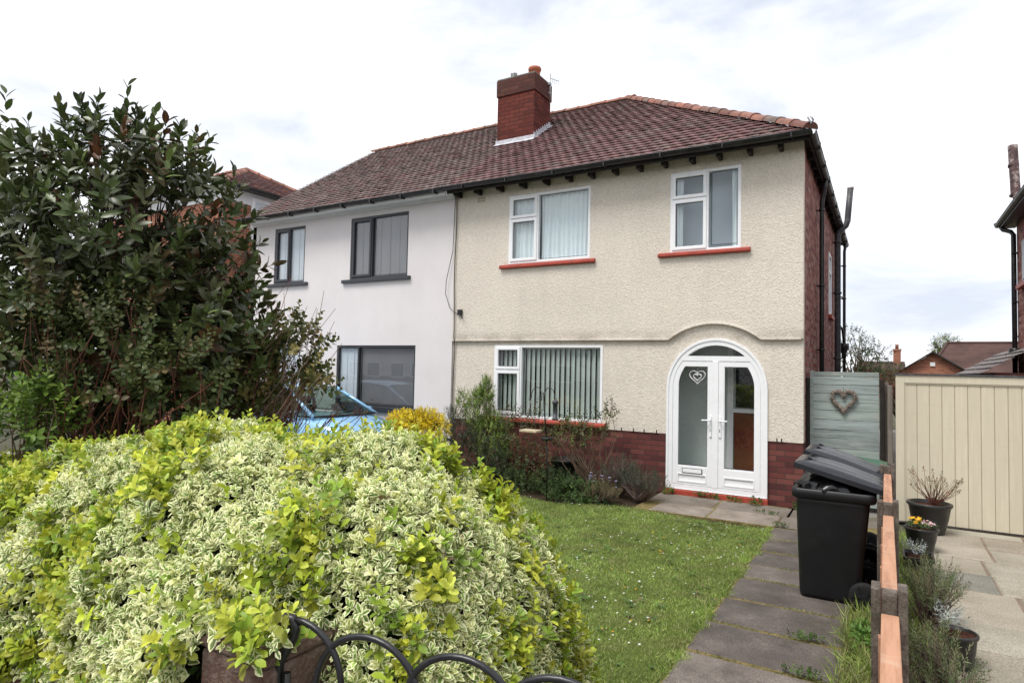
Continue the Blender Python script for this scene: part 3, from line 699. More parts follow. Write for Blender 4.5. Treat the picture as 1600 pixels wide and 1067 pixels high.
# ---------------- arched double door ----------------
DY = LYF-.02
D = MB()
o1 = arch_pts(-1.872, -.474, .10, 1.60, .722); i1 = arch_pts(-1.80, -.545, .165, 1.60, .645)
D.ring2d(o1, i1, DY, DY+.10)
o2 = arch_pts(-1.895, -.45, .095, 1.60, .748)
D.ring2d(o2, arch_pts(-1.862, -.484, .10, 1.60, .712), DY-.012, DY+.02)
D.box(-1.66, -.68, DY+.001, DY+.09, 2.01, 2.085)            # transom
D.box(-1.212, -1.128, DY-.004, DY+.09, .16, 2.012)          # middle post
door = D.build('door_frame', MT['upvc'], H, bev=.005)
fan = [(-1.59, 2.087)] + [(-1.1725 - .627*math.cos(math.radians(a)), 1.60+.645*math.sin(math.radians(a))) for a in range(48, 133, 6)] + [(-.755, 2.087)]
fan = [p for p in fan if p[1] >= 2.086]
m = MB(); m.prism2d(fan, DY+.045, DY+.055); m.build('fanlight', MT['door_glass'], door)
def leafdoor(x0, x1, inner_left, nm):
    """one door leaf; the outer top corner follows the arch"""
    def outline(mx, b, t):
        lft, rgt = x0+mx[0], x1-mx[1]; pts = []
        cz, ax, az = 1.60, .625-mx[2], .645-mx[2]
        arc = []
        for a in range(0, 62, 5):
            ex = ax*math.cos(R(a)); z = cz+az*math.sin(R(a)); 
            arc.append((-1.1725+ex, z))
        if inner_left:                                   # right-hand leaf: arch on the right
            arc = [p for p in arc if p[1] < t]; arc = [(min(p[0], rgt), p[1]) for p in arc]
            xt = -1.1725+ax*math.sqrt(max(0, 1-((t-cz)/az)**2)); xt = min(xt, rgt)
            pts = [(lft, b), (rgt, b)] + arc + [(xt, t), (lft, t)]
        else:
            arc = [(-1.1725*2-p[0], p[1]) for p in arc if p[1] < t]; arc = [(max(p[0], lft), p[1]) for p in arc]
            xt = -1.1725-ax*math.sqrt(max(0, 1-((t-cz)/az)**2)); xt = max(xt, lft)
            pts = [(rgt, t), (xt, t)] + arc[::-1] + [(lft, b), (rgt, b)]
        return pts
    so_ = outline((0, 0, 0), .172, 2.004); 
    mx = (.075, .08, .075) if inner_left else (.08, .06, .075)
    gl = outline(mx, .437, 1.932)
    m = MB(); m.poly2d(so_, [gl, rect(x0+.075, x1-.075, .205, .335)], DY+.006, .045)
    lf = m.build('door', MT['upvc'], door)
    m = MB(); n = len(gl); cx = sum(p[0] for p in gl)/n; cz = sum(p[1] for p in gl)/n
    inn = [(cx+(p[0]-cx)*.965, cz+(p[1]-cz)*.985) for p in gl]; m.ring2d(gl, inn, DY+.012, DY+.04)
    px0, px1 = x0+.075, x1-.075
    m.ring2d(rect(px0, px1, .205, .335), rect(px0+.018, px1-.018, .223, .317), DY+.0, DY+.03); m.box(px0+.018, px1-.018, DY+.018, DY+.03, .223, .317)
    m.build('moulding', MT['upvc'], lf, bev=.003)
    m = MB(); m.prism2d(gl, DY+.030, DY+.040); m.build('pane', MT['door_glass'], lf)
    m = MB(); inn2 = [(cx+(p[0]-cx)*.945, cz+(p[1]-cz)*.975) for p in gl]; m.ring2d(inn, inn2, DY+.024, DY+.0295); m.build('gasket', MT['black_pvc'], lf)
    return lf
dl = leafdoor(-1.797, -1.214, False, 'door'); dr = leafdoor(-1.126, -.548, True, 'door')
for lf, xp_, sg in ((dl, -1.238, -1), (dr, -1.102, 1)):
    m = MB(); m.box(xp_-.016, xp_+.016, DY-.012, DY+.006, .90, 1.20); m.tube([(xp_, DY-.01, 1.145), (xp_, DY-.055, 1.145), (xp_+sg*.115, DY-.055, 1.14)], .0105, 8)
    m.build('handle', MT['upvc'], lf, bev=.003)
    m = MB(); m.box(xp_-.006, xp_+.006, DY-.0135, DY-.011, .975, 1.02); m.build('keyhole', MT['metal'], lf)
m = MB(); m.ring2d(rect(-1.648, -1.352, .342, .414), rect(-1.640, -1.362, .350, .406), DY-.004, DY+.006); m.build('letterbox', MT['void'], dl)
m = MB(); m.box(-1.640, -1.362, DY-.010, DY+.004, .350, .406); m.build('letter_flap', MT['upvc'], dl, bev=.003)
m = MB(); m.box(-1.90, -.44, -.075, .1, 0, .088); m.build('door_step', MT['sill_red'], H, bev=.01)
# porch behind the doors
room(H, -1.95, -.40, .08, 2.6, .10, .60, MT['porch'], 'porch')
m = MB(); m.box(-1.02, -.41, .56, .59, .1, 1.235); m.build('porch_panel', MT['porch_red'], H)
m = MB(); m.box(-1.0, -.41, .57, .59, 1.32, 2.4); m.build('porch_window', MT['void'], H)
m = MB(); m.box(-1.06, -.41, .52, .59, 1.24, 1.30); m.box(-1.12, -1.03, .54, .595, .1, 2.4); m.build('porch_frame', MT['upvc'], H, bev=.004)

# ---------------- chimney (on the party line, built with the cream house) ----------------
CX0, CX1, CY0, CY1 = -6.30, -5.39, 1.92, 2.66
rz = lambda y: EZ + KR*(y-EY)
chm = MB(); chm.box(CX0, CX1, CY0, CY1, 5.9, 7.74); ch = chm.build('chimney', MT['stack_brick'], H)
m = MB(); m.box(CX0-.025, CX1+.025, CY0-.025, CY1+.025, 7.735, 8.10); m.build('chimney_cap', MT['stack_cap'], ch, bev=.012)
m = MB(); m.box(CX0-.01, CX1+.01, CY0-.01, CY1+.01, 8.098, 8.13); m.grid([[(CX0, CY0, 8.13), (CX1, CY0, 8.13), (CX1, CY1, 8.13), (CX0, CY1, 8.13)], [(CX0+.2, CY0+.2, 8.175), (CX1-.2, CY0+.2, 8.175), (CX1-.2, CY1-.2, 8.175), (CX0+.2, CY1-.2, 8.175)]], True, False); m.face([(CX0+.2, CY0+.2, 8.175), (CX1-.2, CY0+.2, 8.175), (CX1-.2, CY1-.2, 8.175), (CX0+.2, CY1-.2, 8.175)])
m.build('flaunching', plain('mortar_cap', (.16, .15, .13), .95, .1, 0, .3, 9, .4), ch)
m = MB(); m.lathe([(.125, 0), (.12, .10), (.118, .20), (.135, .215), (.142, .24), (.142, .275), (.135, .29), (.11, .29), (.10, .1)], (-5.62, 2.33, 8.13), 24); m.build('chimney_pot', MT['terracotta'], ch)
m = MB(); m.lathe([(.07, 0), (.07, .17), (.075, .175), (.075, .2), (.06, .2), (.055, .05)], (-6.08, 2.22, 8.15), 18)
for z in (.06, .10, .14): m.lathe([(.072, z), (.076, z+.01), (.072, z+.02)], (-6.08, 2.22, 8.15), 18, False)
m.build('flue_terminal', MT['metal'], ch)
m = MB()
z0 = rz(CY0); m.box(CX0-.03, CX1+.03, CY0-.012, CY0-.001, z0-.02, z0+.105); m.face([(CX0-.05, CY0-.13, rz(CY0-.13)+.033), (CX1+.05, CY0-.13, rz(CY0-.13)+.033), (CX1+.03, CY0-.010, z0+.036), (CX0-.03, CY0-.010, z0+.036)])
for X, sg in ((CX1, 1), (CX0, -1)):
    for i in range(8):
        ya = CY0+i*.092; yb = ya+.098; m.box(min(X+.001*sg, X+(.010+.002*(i % 2))*sg), max(X+.001*sg, X+(.010+.002*(i % 2))*sg), ya, min(yb, CY1), rz(ya)-.02, rz(yb)+.10)
    m.face([(X+sg*.005, CY0-.02, rz(CY0-.02)+.036), (X+sg*.06, CY0-.02, rz(CY0-.02)+.036), (X+sg*.06, CY1+.05, rz(CY1+.05)+.036), (X+sg*.005, CY1+.05, rz(CY1+.05)+.036)])
m.build('flashing', MT['lead'], ch)
A = thing('television_aerial', 'thin television aerial fixed to the right side of the chimney', 'aerial', (CX1+.03, 2.55, 7.6))
m = MB(); m.tube([(CX1+.07, 2.5, 7.62), (CX1+.07, 2.5, 8.30)], .012, 8); m.box(CX1+.02, CX1+.08, 2.48, 2.52, 7.85, 7.9); m.box(CX1+.02, CX1+.085, 2.47, 2.53, 8.05, 8.10); m.build('mast', MT['metal'], A)
m = MB(); m.tube([(CX1+.07, 2.5, 8.2), (CX1+.17, 2.72, 8.2)], .006, 6)
for i in range(5):
    t = i/4; c = Vector((CX1+.07+.10*t, 2.5+.22*t, 8.2)); m.tube([c+Vector((-.0, 0, -.10)), c+Vector((0, 0, .10))], .003, 5)
m.build('element_boom', MT['metal'], A)

# curtains and blinds behind the panes
curtain('net_curtain', 'full white net curtain in the wide pane of the upper left window', -4.15, -3.2, 3.68, 4.86, .045, MT['net'], 11, .022)
curtain('net_curtain', 'white net curtain seen in the narrow panes of the upper left window', -4.72, -4.17, 3.68, 4.86, .05, MT['net'], 6, .022)
curtain('curtain', 'white curtain gathered at the right edge of the upper right window', -.97, -.82, 3.66, 4.86, .05, MT['net'], 4, .02)
curtain('curtain', 'white curtain gathered at the left edge of the upper right window', -1.84, -1.68, 3.66, 4.86, .05, MT['net'], 4, .02)
vblind('vertical_blind', 'grey green vertical blind behind the ground floor window of the cream house', -4.99, -2.97, 1.0, 2.235, .085, MT['blind'], .094, R(-26), .104)

# ---------------- white house ----------------
Wh = thing('semi_detached_house', 'smooth white rendered house with dark grey windows and weathered brown roof', 'house', (-8.84, 0, 0))
m = MB()
A1 = rect(-10.97, -9.975, 3.625, 4.885); A2 = rect(-8.60, -7.055, 3.60, 4.885); A3 = rect(-8.90, -6.80, .93, 2.245); A4 = rect(-11.1, -10.02, .93, 2.26)
m.poly2d([(XL, 0), (XP-.004, 0), (XP-.004, 5.10), (XL, 5.10)], [A1, A2, A3, A4], -.05, .14)
m.poly2d([(-.05, 0), (7.8, 0), (7.8, 5.05), (RY, 5.05+KR*RY), (-.05, 5.05)], [], XL, .12, 'x')
m.box(XL+.1, XP, 7.70, 7.8, 0, 5.1)
m.build('wall', MT['white_wall'], Wh)
mb = MB(); tiles(mb, eo, (1, 0, 0), sl, sn, lambda s: (XL-.06, XP), SLEN, GRY + RED[:1])
mb.cur = (.12, .09, .08, 1); mb.face([(XL-.06, 8.2, EZ), (XP, 8.2, EZ), (XP, RY, RZ), (XL-.06, RY, RZ)]); mb.face([(XL-.06, EY, EZ-.002), (XP, EY, EZ-.002), (XP, RY, RZ-.002), (XL-.06, RY, RZ-.002)])
roof2 = mb.build('roof', MT['tile'], Wh)
mb = MB(); ridge_run(mb, (XP, RY, RZ+.03), (XL-.06, RY, RZ+.03), (0, 0, 1), ORG); mb.build('ridge', MT['ridge'], roof2)
m = MB(); m.box(XL-.05, XP-.01, -.075, -.055, 4.99, 5.085); m.box(XL-.05, XP-.02, -.36, -.34, 5.0, 5.09); m.box(XL-.05, XP-.02, -.34, -.07, 5.06, 5.07); m.build('fascia', MT['fascia'], Wh)
m = MB(); gutter(m, [(x, EY-.02, EZ-.01+.004*math.sin(x*2)) for x in np.linspace(XL-.08, XP-.0, 12)])
for x in np.arange(-11.6, -6, .78): m.box(x-.02, x+.02, EY-.085, EY+.07, EZ-.085, EZ+.0)
m.build('gutter', MT['black_pvc'], Wh)
g1 = window(Wh, -10.97, -9.975, 3.625, 4.885, -.035, MT['grey_frame'], [(-10.925, -10.49, 3.675, 4.84, 1), (-10.435, -10.02, 3.68, 4.835, 0)], MT['glass'])
g2 = window(Wh, -8.60, -7.055, 3.60, 4.885, -.035, MT['grey_frame'], [(-8.555, -8.03, 3.65, 4.84, 1), (-7.94, -7.10, 3.66, 4.835, 0)], MT['glass'])
g3 = window(Wh, -8.90, -6.80, 1.03, 2.245, -.035, MT['grey_frame'], [(-8.855, -8.31, 1.08, 2.20, 0), (-8.24, -6.845, 1.08, 2.20, 0)], MT['glass'])
g4 = window(Wh, -11.1, -10.02, 1.03, 2.26, -.035, MT['grey_frame'], [(-11.05, -10.6, 1.08, 2.20, 0), (-10.53, -10.07, 1.08, 2.20, 0)], MT['glass'])
for fo, x0, x1, z in ((g1, -11.17, -9.84, 3.555), (g2, -8.785, -6.965, 3.53), (g3, -8.95, -6.75, .93), (g4, -11.15, -9.97, .93)):
    m = MB(); m.box(x0, x1, -.11, .03, z, z+.07 if z > 2 else 1.028); m.build('sill', MT['grey_frame'], fo, bev=.008)
room(Wh, -11.1, -9.9, 3.5, 5.0, .095, 1.2, MT['room']); room(Wh, -8.8, -6.9, 3.5, 5.0, .095, 2.0, MT['room']); room(Wh, -9.0, -6.7, .9, 2.35, .095, 2.4, MT['room']); room(Wh, -11.2, -9.9, .9, 2.35, .095, 1.6, MT['room'])
def sheet_blind(label, x0, x1, z0, z1, y, mat, ribs=4):
    m = MB(); n = 24; m.grid([[(x0+(x1-x0)*i/n, y+.004*math.sin(i*2.1), z) for i in range(n+1)] for z in (z1, z0)], False, True)
    for i in range(1, ribs): x = x0+(x1-x0)*i/ribs; m.box(x-.006, x+.006, y-.012, y-.004, z0, z1)
    return tag(m.build('window_blind', mat), label, 'blind')
sheet_blind('pale blind in both panes of the narrow upper window of the white house', -10.93, -10.0, 3.65, 4.86, .03, MT['pblind'], 4)
sheet_blind('grey blind with thin upright cords in the wide upper window of the white house', -8.56, -7.08, 3.62, 4.86, .03, MT['dblind'], 6)
sheet_blind('pale blind in the narrow pane of the lower front window of the white house', -8.86, -8.27, 1.04, 2.22, .03, MT['pblind'], 3)
sheet_blind('grey blind in the wide pane of the lower front window of the white house', -8.25, -6.83, 1.04, 2.22, .045, MT['dblind'], 1)
sheet_blind('pale blind in the lower left window of the white house', -11.06, -10.05, 1.04, 2.22, .03, MT['pblind'], 4)
# cable down the seam
m = MB(); m.tube([(XP+.05+.012*math.sin(z*3.1)+(.0), UY-.03 if z > 2.35 else -.04, z) for z in np.linspace(5.05, .5, 30)], .009, 6)
m.tube([(XP+.02, UY-.03, 5.03), (XP-.01, UY-.03, 4.0), (XP-.13, UY-.05, 3.45), (XP-.14, UY-.05, 3.2), (XP-.03, UY-.05, 2.93), (XP+.05, UY-.03, 2.86), (-5.70, UY-.03, 2.78)], .006, 6)
tag(m.build('wall_cable', MT['cable']), 'dark cable running down the seam between the white and cream houses', 'cable')

# ================================================================== GATES, FENCE, FRONT WALL
MT['teal'] = None
def plank_mat(name, base, grain, flake, fl=.5, axis=(1, 14, 14)):
    k = NT(name); a = k.n('ShaderNodeAttribute', attribute_name='tint'); co = k.coord('Object', axis)
    n = k.noise(2.2, 7, .65, co, .4); c = k.ramp(n, [(.3, grain), (.55, base), (.75, tuple(min(1, v*1.12) for v in base))])
    c = k.mix(1, c, a.outputs[0], 'MULTIPLY')
    c = k.mix(k.ramp(k.noise(1.6, 8, .7, k.coord('Object', (2, 6, 6))), [(.54, (0, 0, 0)), (.70, (fl,)*3)]), c, flake)
    return k.done(k.bsdf(c, .72, .3, 0, k.bump(n, .35, .006)))
MT['teal'] = plank_mat('washed_teal_plank', (.275, .32, .305), (.17, .20, .19), (.36, .36, .33), .75)
MT['cream_board'] = plank_mat('cream_board', (.55, .50, .385), (.52, .47, .36), (.44, .40, .31), .3, (14, 14, 1))
MT['grey_board'] = plank_mat('weathered_board', (.23, .20, .17), (.13, .11, .09), (.3, .28, .25), .6, (14, 14, 1))
MT['orange_wood'] = plank_mat('stained_rail', (.44, .24, .15), (.28, .135, .08), (.52, .38, .29), .6, (14, 1, 14))
MT['post'] = slab_mat('concrete_post', [(.065, .052, .044), (.12, .10, .085), (.24, .22, .195)], .55, 9)

G = thing('garden_gate', 'washed teal side gate of horizontal planks with a wicker heart', 'gate', (.48, .38, 0))
m = MB(); z = .06
hs = [.13, .125, .135, .12, .13, .125, .14, .12, .13, .12, .125, .13, .12, .13, .125]
while z < 1.88:
    h = random.uniform(.115, .14); z1 = min(z+h, 1.895); v = random.uniform(.86, 1.12); m.cur = (v, v*random.uniform(.98, 1.02), v*random.uniform(.97, 1.03), 1)
    j = random.uniform(-.004, .004); m.box(.062, .905, .36+j, .382+j, z, z1-.006); z = z1
m.build('plank', MT['teal'], G, bev=.003)
m = MB(); m.box(.055, .10, .352, .40, .05, 1.905); m.box(.10, .9, .384, .42, .3, .4); m.box(.10, .9, .384, .42, 1.5, 1.6); m.build('frame', MT['teal'], G, bev=.003)
gp = thing('gate_post', 'dark timber post between the brick side wall and the teal gate', 'post', (.03, .42, 0), 'posts of the teal gate')
m = MB(); m.box(.006, .05, .33, .42, 0, 1.80); m.build('post', MT['dark_wood'], gp, bev=.006)
gp = thing('gate_post', 'dark timber post on the fence side of the teal gate', 'post', (.93, .42, 0), 'posts of the teal gate')
m = MB(); m.box(.912, .965, .34, .43, 0, 1.80); m.build('post', MT['dark_wood'], gp, bev=.006)
# wicker heart
wh = thing('wicker_heart', 'grey wicker heart wreath hanging on the teal gate', 'ornament', (.478, .33, 1.30))
def heart_pts(cx, cz, w, h, n=44):
    P = []
    for i in range(n+1):
        t = 2*math.pi*i/n; x = 16*math.sin(t)**3; y = 13*math.cos(t)-5*math.cos(2*t)-2*math.cos(3*t)-math.cos(4*t)
        P.append((cx+x/32*w, cz+(y+17)/29*h))
    return P
hp = heart_pts(.478, 1.335, .29, .29); m = MB()
for k_ in range(7):
    ph = random.uniform(0, 6.28); m.tube([(x+.020*math.cos(i*.8+ph), .335+.012*math.sin(i*.8+ph), z+.020*math.sin(i*.8+ph)) for i, (x, z) in enumerate(hp)], .0085, 5, False)
for i in range(120):
    x, z = random.choice(hp); a = random.uniform(0, 6.28); m.tube([(x-.03*math.cos(a), .328, z-.03*math.sin(a)), (x, .315, z), (x+.03*math.cos(a), .33, z+.03*math.sin(a))], .006, 4)
m.build('woven_twigs', plain('wicker', (.20, .165, .14), .85, .2, 0, .5, 30), wh)
m = MB(); m.tube([(.478, .335, 1.57), (.478, .34, 1.68)], .003, 4); m.build('hanger', MT['cable'], wh)

CG = thing('driveway_gate', 'wide cream painted driveway gate of vertical tongue and groove boards', 'gate', (2.1, -.1, 0))
m = MB(); x = 1.19; i = 0
while x < 3.2:
    v = random.uniform(.95, 1.04); m.cur = (v, v, v*.99, 1); m.box(x+.003, min(x+.130, 3.2)-.003, -.085, -.05, .03, 1.76); x += .130
m.build('boards', MT['cream_board'], CG, bev=.005)
m = MB(); m.box(1.19, 3.2, -.078, -.06, .03, 1.75); m.build('groove_backing', plain('groove', (.36, .31, .22), .8, .2), CG)
m = MB(); m.box(1.09, 1.185, -.105, -.02, .03, 1.862); m.box(1.185, 3.26, -.105, -.02, 1.765, 1.86); m.box(1.185, 1.20, -.094, -.06, .03, 1.765); m.box(1.185, 3.2, -.096, -.06, 1.748, 1.766)
m.build('frame', MT['cream_board'], CG, bev=.004)
m = MB(); m.box(1.07, 3.27, -.12, -.01, 1.863, 1.885); m.build('top_rail_cap', MT['grey_pipe'], CG)

# low fence of notched concrete posts with orange stained rails
FX = .99
F = thing('garden_fence', 'low boundary fence with notched concrete posts and bright orange timber rails', 'fence', (FX, -4, 0))
py_ = [-6.80, -4.93, -3.02]
for y in py_+[-8.62]:
    m = MB(); v = random.uniform(.85, 1.1); m.cur = (v, v*.98, v*.95, 1)
    for sx in (-1, 1): h_ = 1.072+random.uniform(-.008, .01); m.box(FX+sx*.0425-.0155, FX+sx*.0425+.0155, y-.05, y+.05, 0, h_)
    m.box(FX-.026, FX+.026, y-.042, y+.045, 0, 1.058); m.build('post', MT['post'], F, bev=.004)
for a, b in zip([-8.62]+py_, py_+[-2.45]):
    m = MB(); v = random.uniform(.92, 1.08); m.cur = (v, v, v, 1); m.box(FX-.026, FX+.030, a+.053, b-.053, .955, .993); m.build('rail', MT['orange_wood'], F, bev=.004)
    m = MB()
    for k_ in range(7):
        z = .14+k_*.117; v = random.uniform(.7, 1.05); m.cur = (v, v*.95, v*.9, 1)
        mt = Matrix.Translation((FX-.012, 0, z)) @ Matrix.Rotation(R(5), 4, 'Y'); m.box(-.006, .006, a+.035, b-.035, 0, .135, mt)
    for y in np.arange(a+.3, b-.1, .45): m.box(FX-.034, FX-.024, y-.02, y+.02, .14, .95)
    m.build('lap_panel', MT['orange_wood'], F)
    m = MB(); m.box(FX-.022, FX+.022, a+.03, b-.03, 0, .14); m.build('gravel_board', MT['post'], F)
BF = thing('back_fence', 'tall weathered grey board fence behind the teal gate', 'fence', (1.02, 6, 0))
m = MB(); y = .5
while y < 15: v = random.uniform(.7, 1.15); m.cur = (v, v, v*.97, 1); m.box(1.0, 1.03, y, y+.13, 0, 1.70+random.uniform(-.015, .015)); y += .135
m.build('boards', MT['grey_board'], BF)
m = MB(); m.box(.955, .995, .45, .53, 0, 1.75); v = .9; m.cur = (v, v, v, 1); m.box(1.0, 1.06, .3, .47, 0, 1.72); m.build('post', MT['grey_board'], BF, bev=.006)

# front wall, brick pier, iron gate
FW = thing('front_wall', 'low dark brick front garden wall under the hedge', 'wall', (-3.4, -8.42, 0))
m = MB(); m.box(-7, -.88, -8.52, -8.31, 0, .50); m.build('brickwork', MT['plinth'], FW)
m = MB(); m.box(-7, -.87, -8.55, -8.28, .501, .56); m.build('coping', plain('coping', (.10, .05, .045), .85, .2, 0, .3, 6, .3), FW, bev=.012)
PR = thing('gate_pier', 'stubby worn red stone gate pier half covered by the hedge', 'pier', (-.69, -8.16, 0))
MT['pier'] = soil_mat('worn_stone', (.11, .055, .04), (.18, .12, .095), (.27, .21, .17), 16)
m = MB(); m.box(-.85, -.545, -8.31, -8.0, 0, .97); m.build('shaft', MT['pier'], PR, bev=.02)
m = MB(); m.box(-.853, -.542, -8.313, -7.997, .972, 1.0); m.build('cap', MT['pier'], PR, bev=.01)
MT['iron'] = plain('black_iron', (.011, .011, .013), .33, .5, 0, .3, 20, .15, 60)
IG = thing('iron_gate', 'black wrought iron garden gate with overlapping hoops and a scrolled hinge post', 'gate', (-.5, -8.24, 0))
GO = Vector((-.50, -8.245, 0)); GD = Vector((.984, .178, 0)); GN = Vector((-.178, .984, 0))
def gp_(t, z, o=0): return GO + GD*t + GN*o + Vector((0, 0, z))
m = MB(); m.tube([gp_(-0.055, .05), gp_(-0.055, .6), gp_(-0.055, .93), gp_(-0.051, .975), gp_(-0.025, 1.02), gp_(-0.003, 1.055), gp_(0.003, 1.085), gp_(-0.010, 1.107), gp_(-0.035, 1.108), gp_(-0.051, 1.09), gp_(-0.049, 1.068), gp_(-0.033, 1.06), gp_(-0.021, 1.072), gp_(-0.025, 1.085)], [.014]*8+[.013, .013, .012, .012, .011, .010], 10)
m.build('hinge_post', MT['iron'], IG)
m = MB(); m.tube([gp_(-.025, .05), gp_(-.025, .95)], .011, 8); m.build('stile', MT['iron'], IG)
def hoop(c, wd, top, base=.12, start=0):
    pts = []
    if start == 0: pts += [gp_(c-wd/2, base), gp_(c-wd/2, top-.24)]
    for i in range(start, 19):
        a = math.pi*i/18; pts.append(gp_(c-wd/2*math.cos(a), top-.20+.20*math.sin(a)**.8))
    pts += [gp_(c+wd/2, base)]
    return pts
for i, (c, wd, top, st_) in enumerate([(.0, .33, 1.106, 9), (.245, .34, 1.095, 0), (.53, .34, 1.09, 0), (.80, .34, 1.085, 0), (1.07, .32, 1.085, 0)]):
    m = MB(); m.tube(hoop(c, wd, top, .12, st_), .0095, 10); m.build('hoop', MT['iron'], IG)
m = MB()
for z in (.12, .62): m.tube([gp_(0, z), gp_(1.24, z)], .011, 8)
m.build('cross_rail', MT['iron'], IG)
m = MB(); m.tube([gp_(1.24, .05), gp_(1.24, .95)], .014, 8); m.build('latch_stile', MT['iron'], IG)

# ================================================================== WHEELIE BINS
MT['bin'] = plain('black_plastic', (.0065, .007, .009), .45, .45, 0, .15, 3, .12, 220, dirt=((.03, .03, .03), 4, .3))
MT['lid'] = plain('grey_lid', (.020, .022, .027), .27, .45, 0, .15, 4, .12, 180, dirt=((.07, .07, .075), 5, .4))
MT['green'] = plain('green_plastic', (.012, .075, .03), .42, .45, 0, .15, 4, .1, 200)
MT['sack'] = plain('black_sack', (.008, .008, .009), .22, .55, 0, .2, 5, .3, 25)
MT['rubber'] = plain('tyre_rubber', (.012, .012, .013), .75, .3, 0, .2, 10)
def rrect(cx, cy, hx, hy, r, z, n=5):
    P = []
    for qx, qy, a0 in ((1, 1, 0), (-1, 1, 90), (-1, -1, 180), (1, -1, 270)):
        for i in range(n+1):
            a = R(a0+90*i/n); P.append((cx+qx*(hx-r)+r*math.cos(a), cy+qy*(hy-r)+r*math.sin(a), z))
    return P
def wheelie_bin(label, y0, lid_ang, body_mat, lid_mat, name='wheelie_bin'):
    """front to -X, hinge and wheels to +X"""
    ox, oy = .60, y0+.27
    B = thing(name, label, 'bin', (ox, oy, .018), 'bins in a row by the fence')
    m = MB(); rows = []
    for z, xa, xb, hy in ((.03, .365, .80, .205), (.06, .358, .805, .212), (.30, .352, .82, .225), (.60, .342, .85, .240), (.80, .336, .868, .250), (.86, .334, .874, .252)):
        rows.append(rrect((xa+xb)/2, oy, (xb-xa)/2, hy, .05, z))
    m.grid(rows, True, True, True); m.build('body', body_mat, B)
    m = MB(); m.grid([rrect(.61, oy, .292, .268, .05, z) if k_ == 0 else rrect(.61, oy, .305, .281, .055, z) if k_ == 1 else rrect(.61, oy, .297, .273, .05, z) for z, k_ in ((.835, 0), (.845, 1), (.90, 1), (.912, 2))], True, True, False)
    m.grid([rrect(.61, oy, .297, .273, .05, .912), rrect(.61, oy, .262, .240, .045, .912), rrect(.60, oy, .255, .235, .045, .80)], True, False, False)
    m.build('rim', body_mat, B)
    m = MB(); m.tube([(.90, oy-.20, .86), (.965, oy-.20, .885), (.97, oy-.18, .89), (.97, oy+.18, .89), (.965, oy+.20, .885), (.90, oy+.20, .86)], .014, 8); m.build('handle', body_mat, B)
    m = MB(); m.tube([(.835, oy-.27, .115), (.835, oy+.27, .115)], .012, 8); m.build('axle', MT['metal'], B)
    for sy in (-1, 1):
        yc = oy+sy*.255; m = MB(); rw = []
        for rad, dy in ((.058, -.024), (.098, -.024), (.113, -.014), (.113, .014), (.098, .024), (.058, .024)):
            rw.append([(.835+rad*math.cos(a), yc+dy, .115+rad*math.sin(a)) for a in (2*math.pi*j/28 for j in range(28))])
        m.grid(rw, True, True, True); wl = m.build('wheel', MT['rubber'], B)
        m = MB()
        for j in range(6):
            a = math.pi*j/3; mt = Matrix.Translation((.835, yc-.0, .115)) @ Matrix.Rotation(-a, 4, 'Y'); m.box(.012, .09, -.029, .029, -.009, .009, mt)
        m.tube([(.835, yc-.032, .115), (.835, yc+.032, .115)], .024, 12); m.build('hub', body_mat, wl)
    # lid: shallow dished shell with raised ribs, hinged on the handle side
    hx_, hz = .992, .945; mt = Matrix.Translation((hx_, oy, hz)) @ Matrix.Rotation(lid_ang, 4, 'Y')
    m = MB(); nx, ny = 26, 22; top = []
    for i in range(nx+1):
        row = []
        for j in range(ny+1):
            u, v = i/nx, j/ny*2-1; x = -.685*(1-u) ; hw = .285 - .03*u*u; yv = v*hw
            e = min(1, (1-abs(v))*6, u*9+.25*0, (1-u)*7+.35)
            z = .004 + .030*max(0, e)**.6 + .022*math.exp(-((u-.45)/.33)**2)*max(0, 1-abs(v)**3)
            z += .008*(1 if .18 < u < .93 and .20 < abs(v) < .62 else 0) + .006*(1 if .10 < u < .96 and abs(v) < .06 else 0)
            row.append(mt @ Vector((x, yv, z)))
        top.append(row)
    m.grid(top, False, True)
    edge = [top[0][j] for j in range(ny+1)] + [top[i][ny] for i in range(1, nx+1)] + [top[nx][j] for j in range(ny-1, -1, -1)] + [top[i][0] for i in range(nx-1, 0, -1)]
    dn = mt.to_3x3() @ Vector((0, 0, -1)); m.grid([edge, [p+dn*.038 for p in edge], [p+dn*.036+(mt@Vector((-.33, 0, -.03))-p)*.03 for p in edge]], True, False)
    m.grid([[q+dn*.018 for q in row] for row in top], False, True)
    lid = m.build('lid', lid_mat, B)
    for sy in (-.15, .15):
        m = MB(); m.tube([mt@Vector((-.02, sy, .01)), mt@Vector((.02, sy, .0)), Vector((.98, oy+sy, .89))], .018, 8); m.build('hinge', body_mat, lid)
    for sy in (-.12, .14):
        m = MB(); c = mt@Vector((-.60, sy, .030)); m.tube([c+Vector((-.02, -.02, .0)), c+Vector((0, 0, .022)), c+Vector((.03, .02, .004))], .010, 6); m.build('lid_catch', MT['bin'], lid)
    return B
wheelie_bin('nearest black wheelie bin, overfilled, its grey lid propped open on a black sack', -3.82, R(14.8), MT['bin'], MT['lid'])
wheelie_bin('second black wheelie bin standing right behind the nearest one with its grey lid half open', -3.13, R(17.5), MT['bin'], MT['lid'])
wheelie_bin('green lidded wheelie bin at the back of the row near the teal gate', -2.46, R(2), MT['bin'], MT['green'])
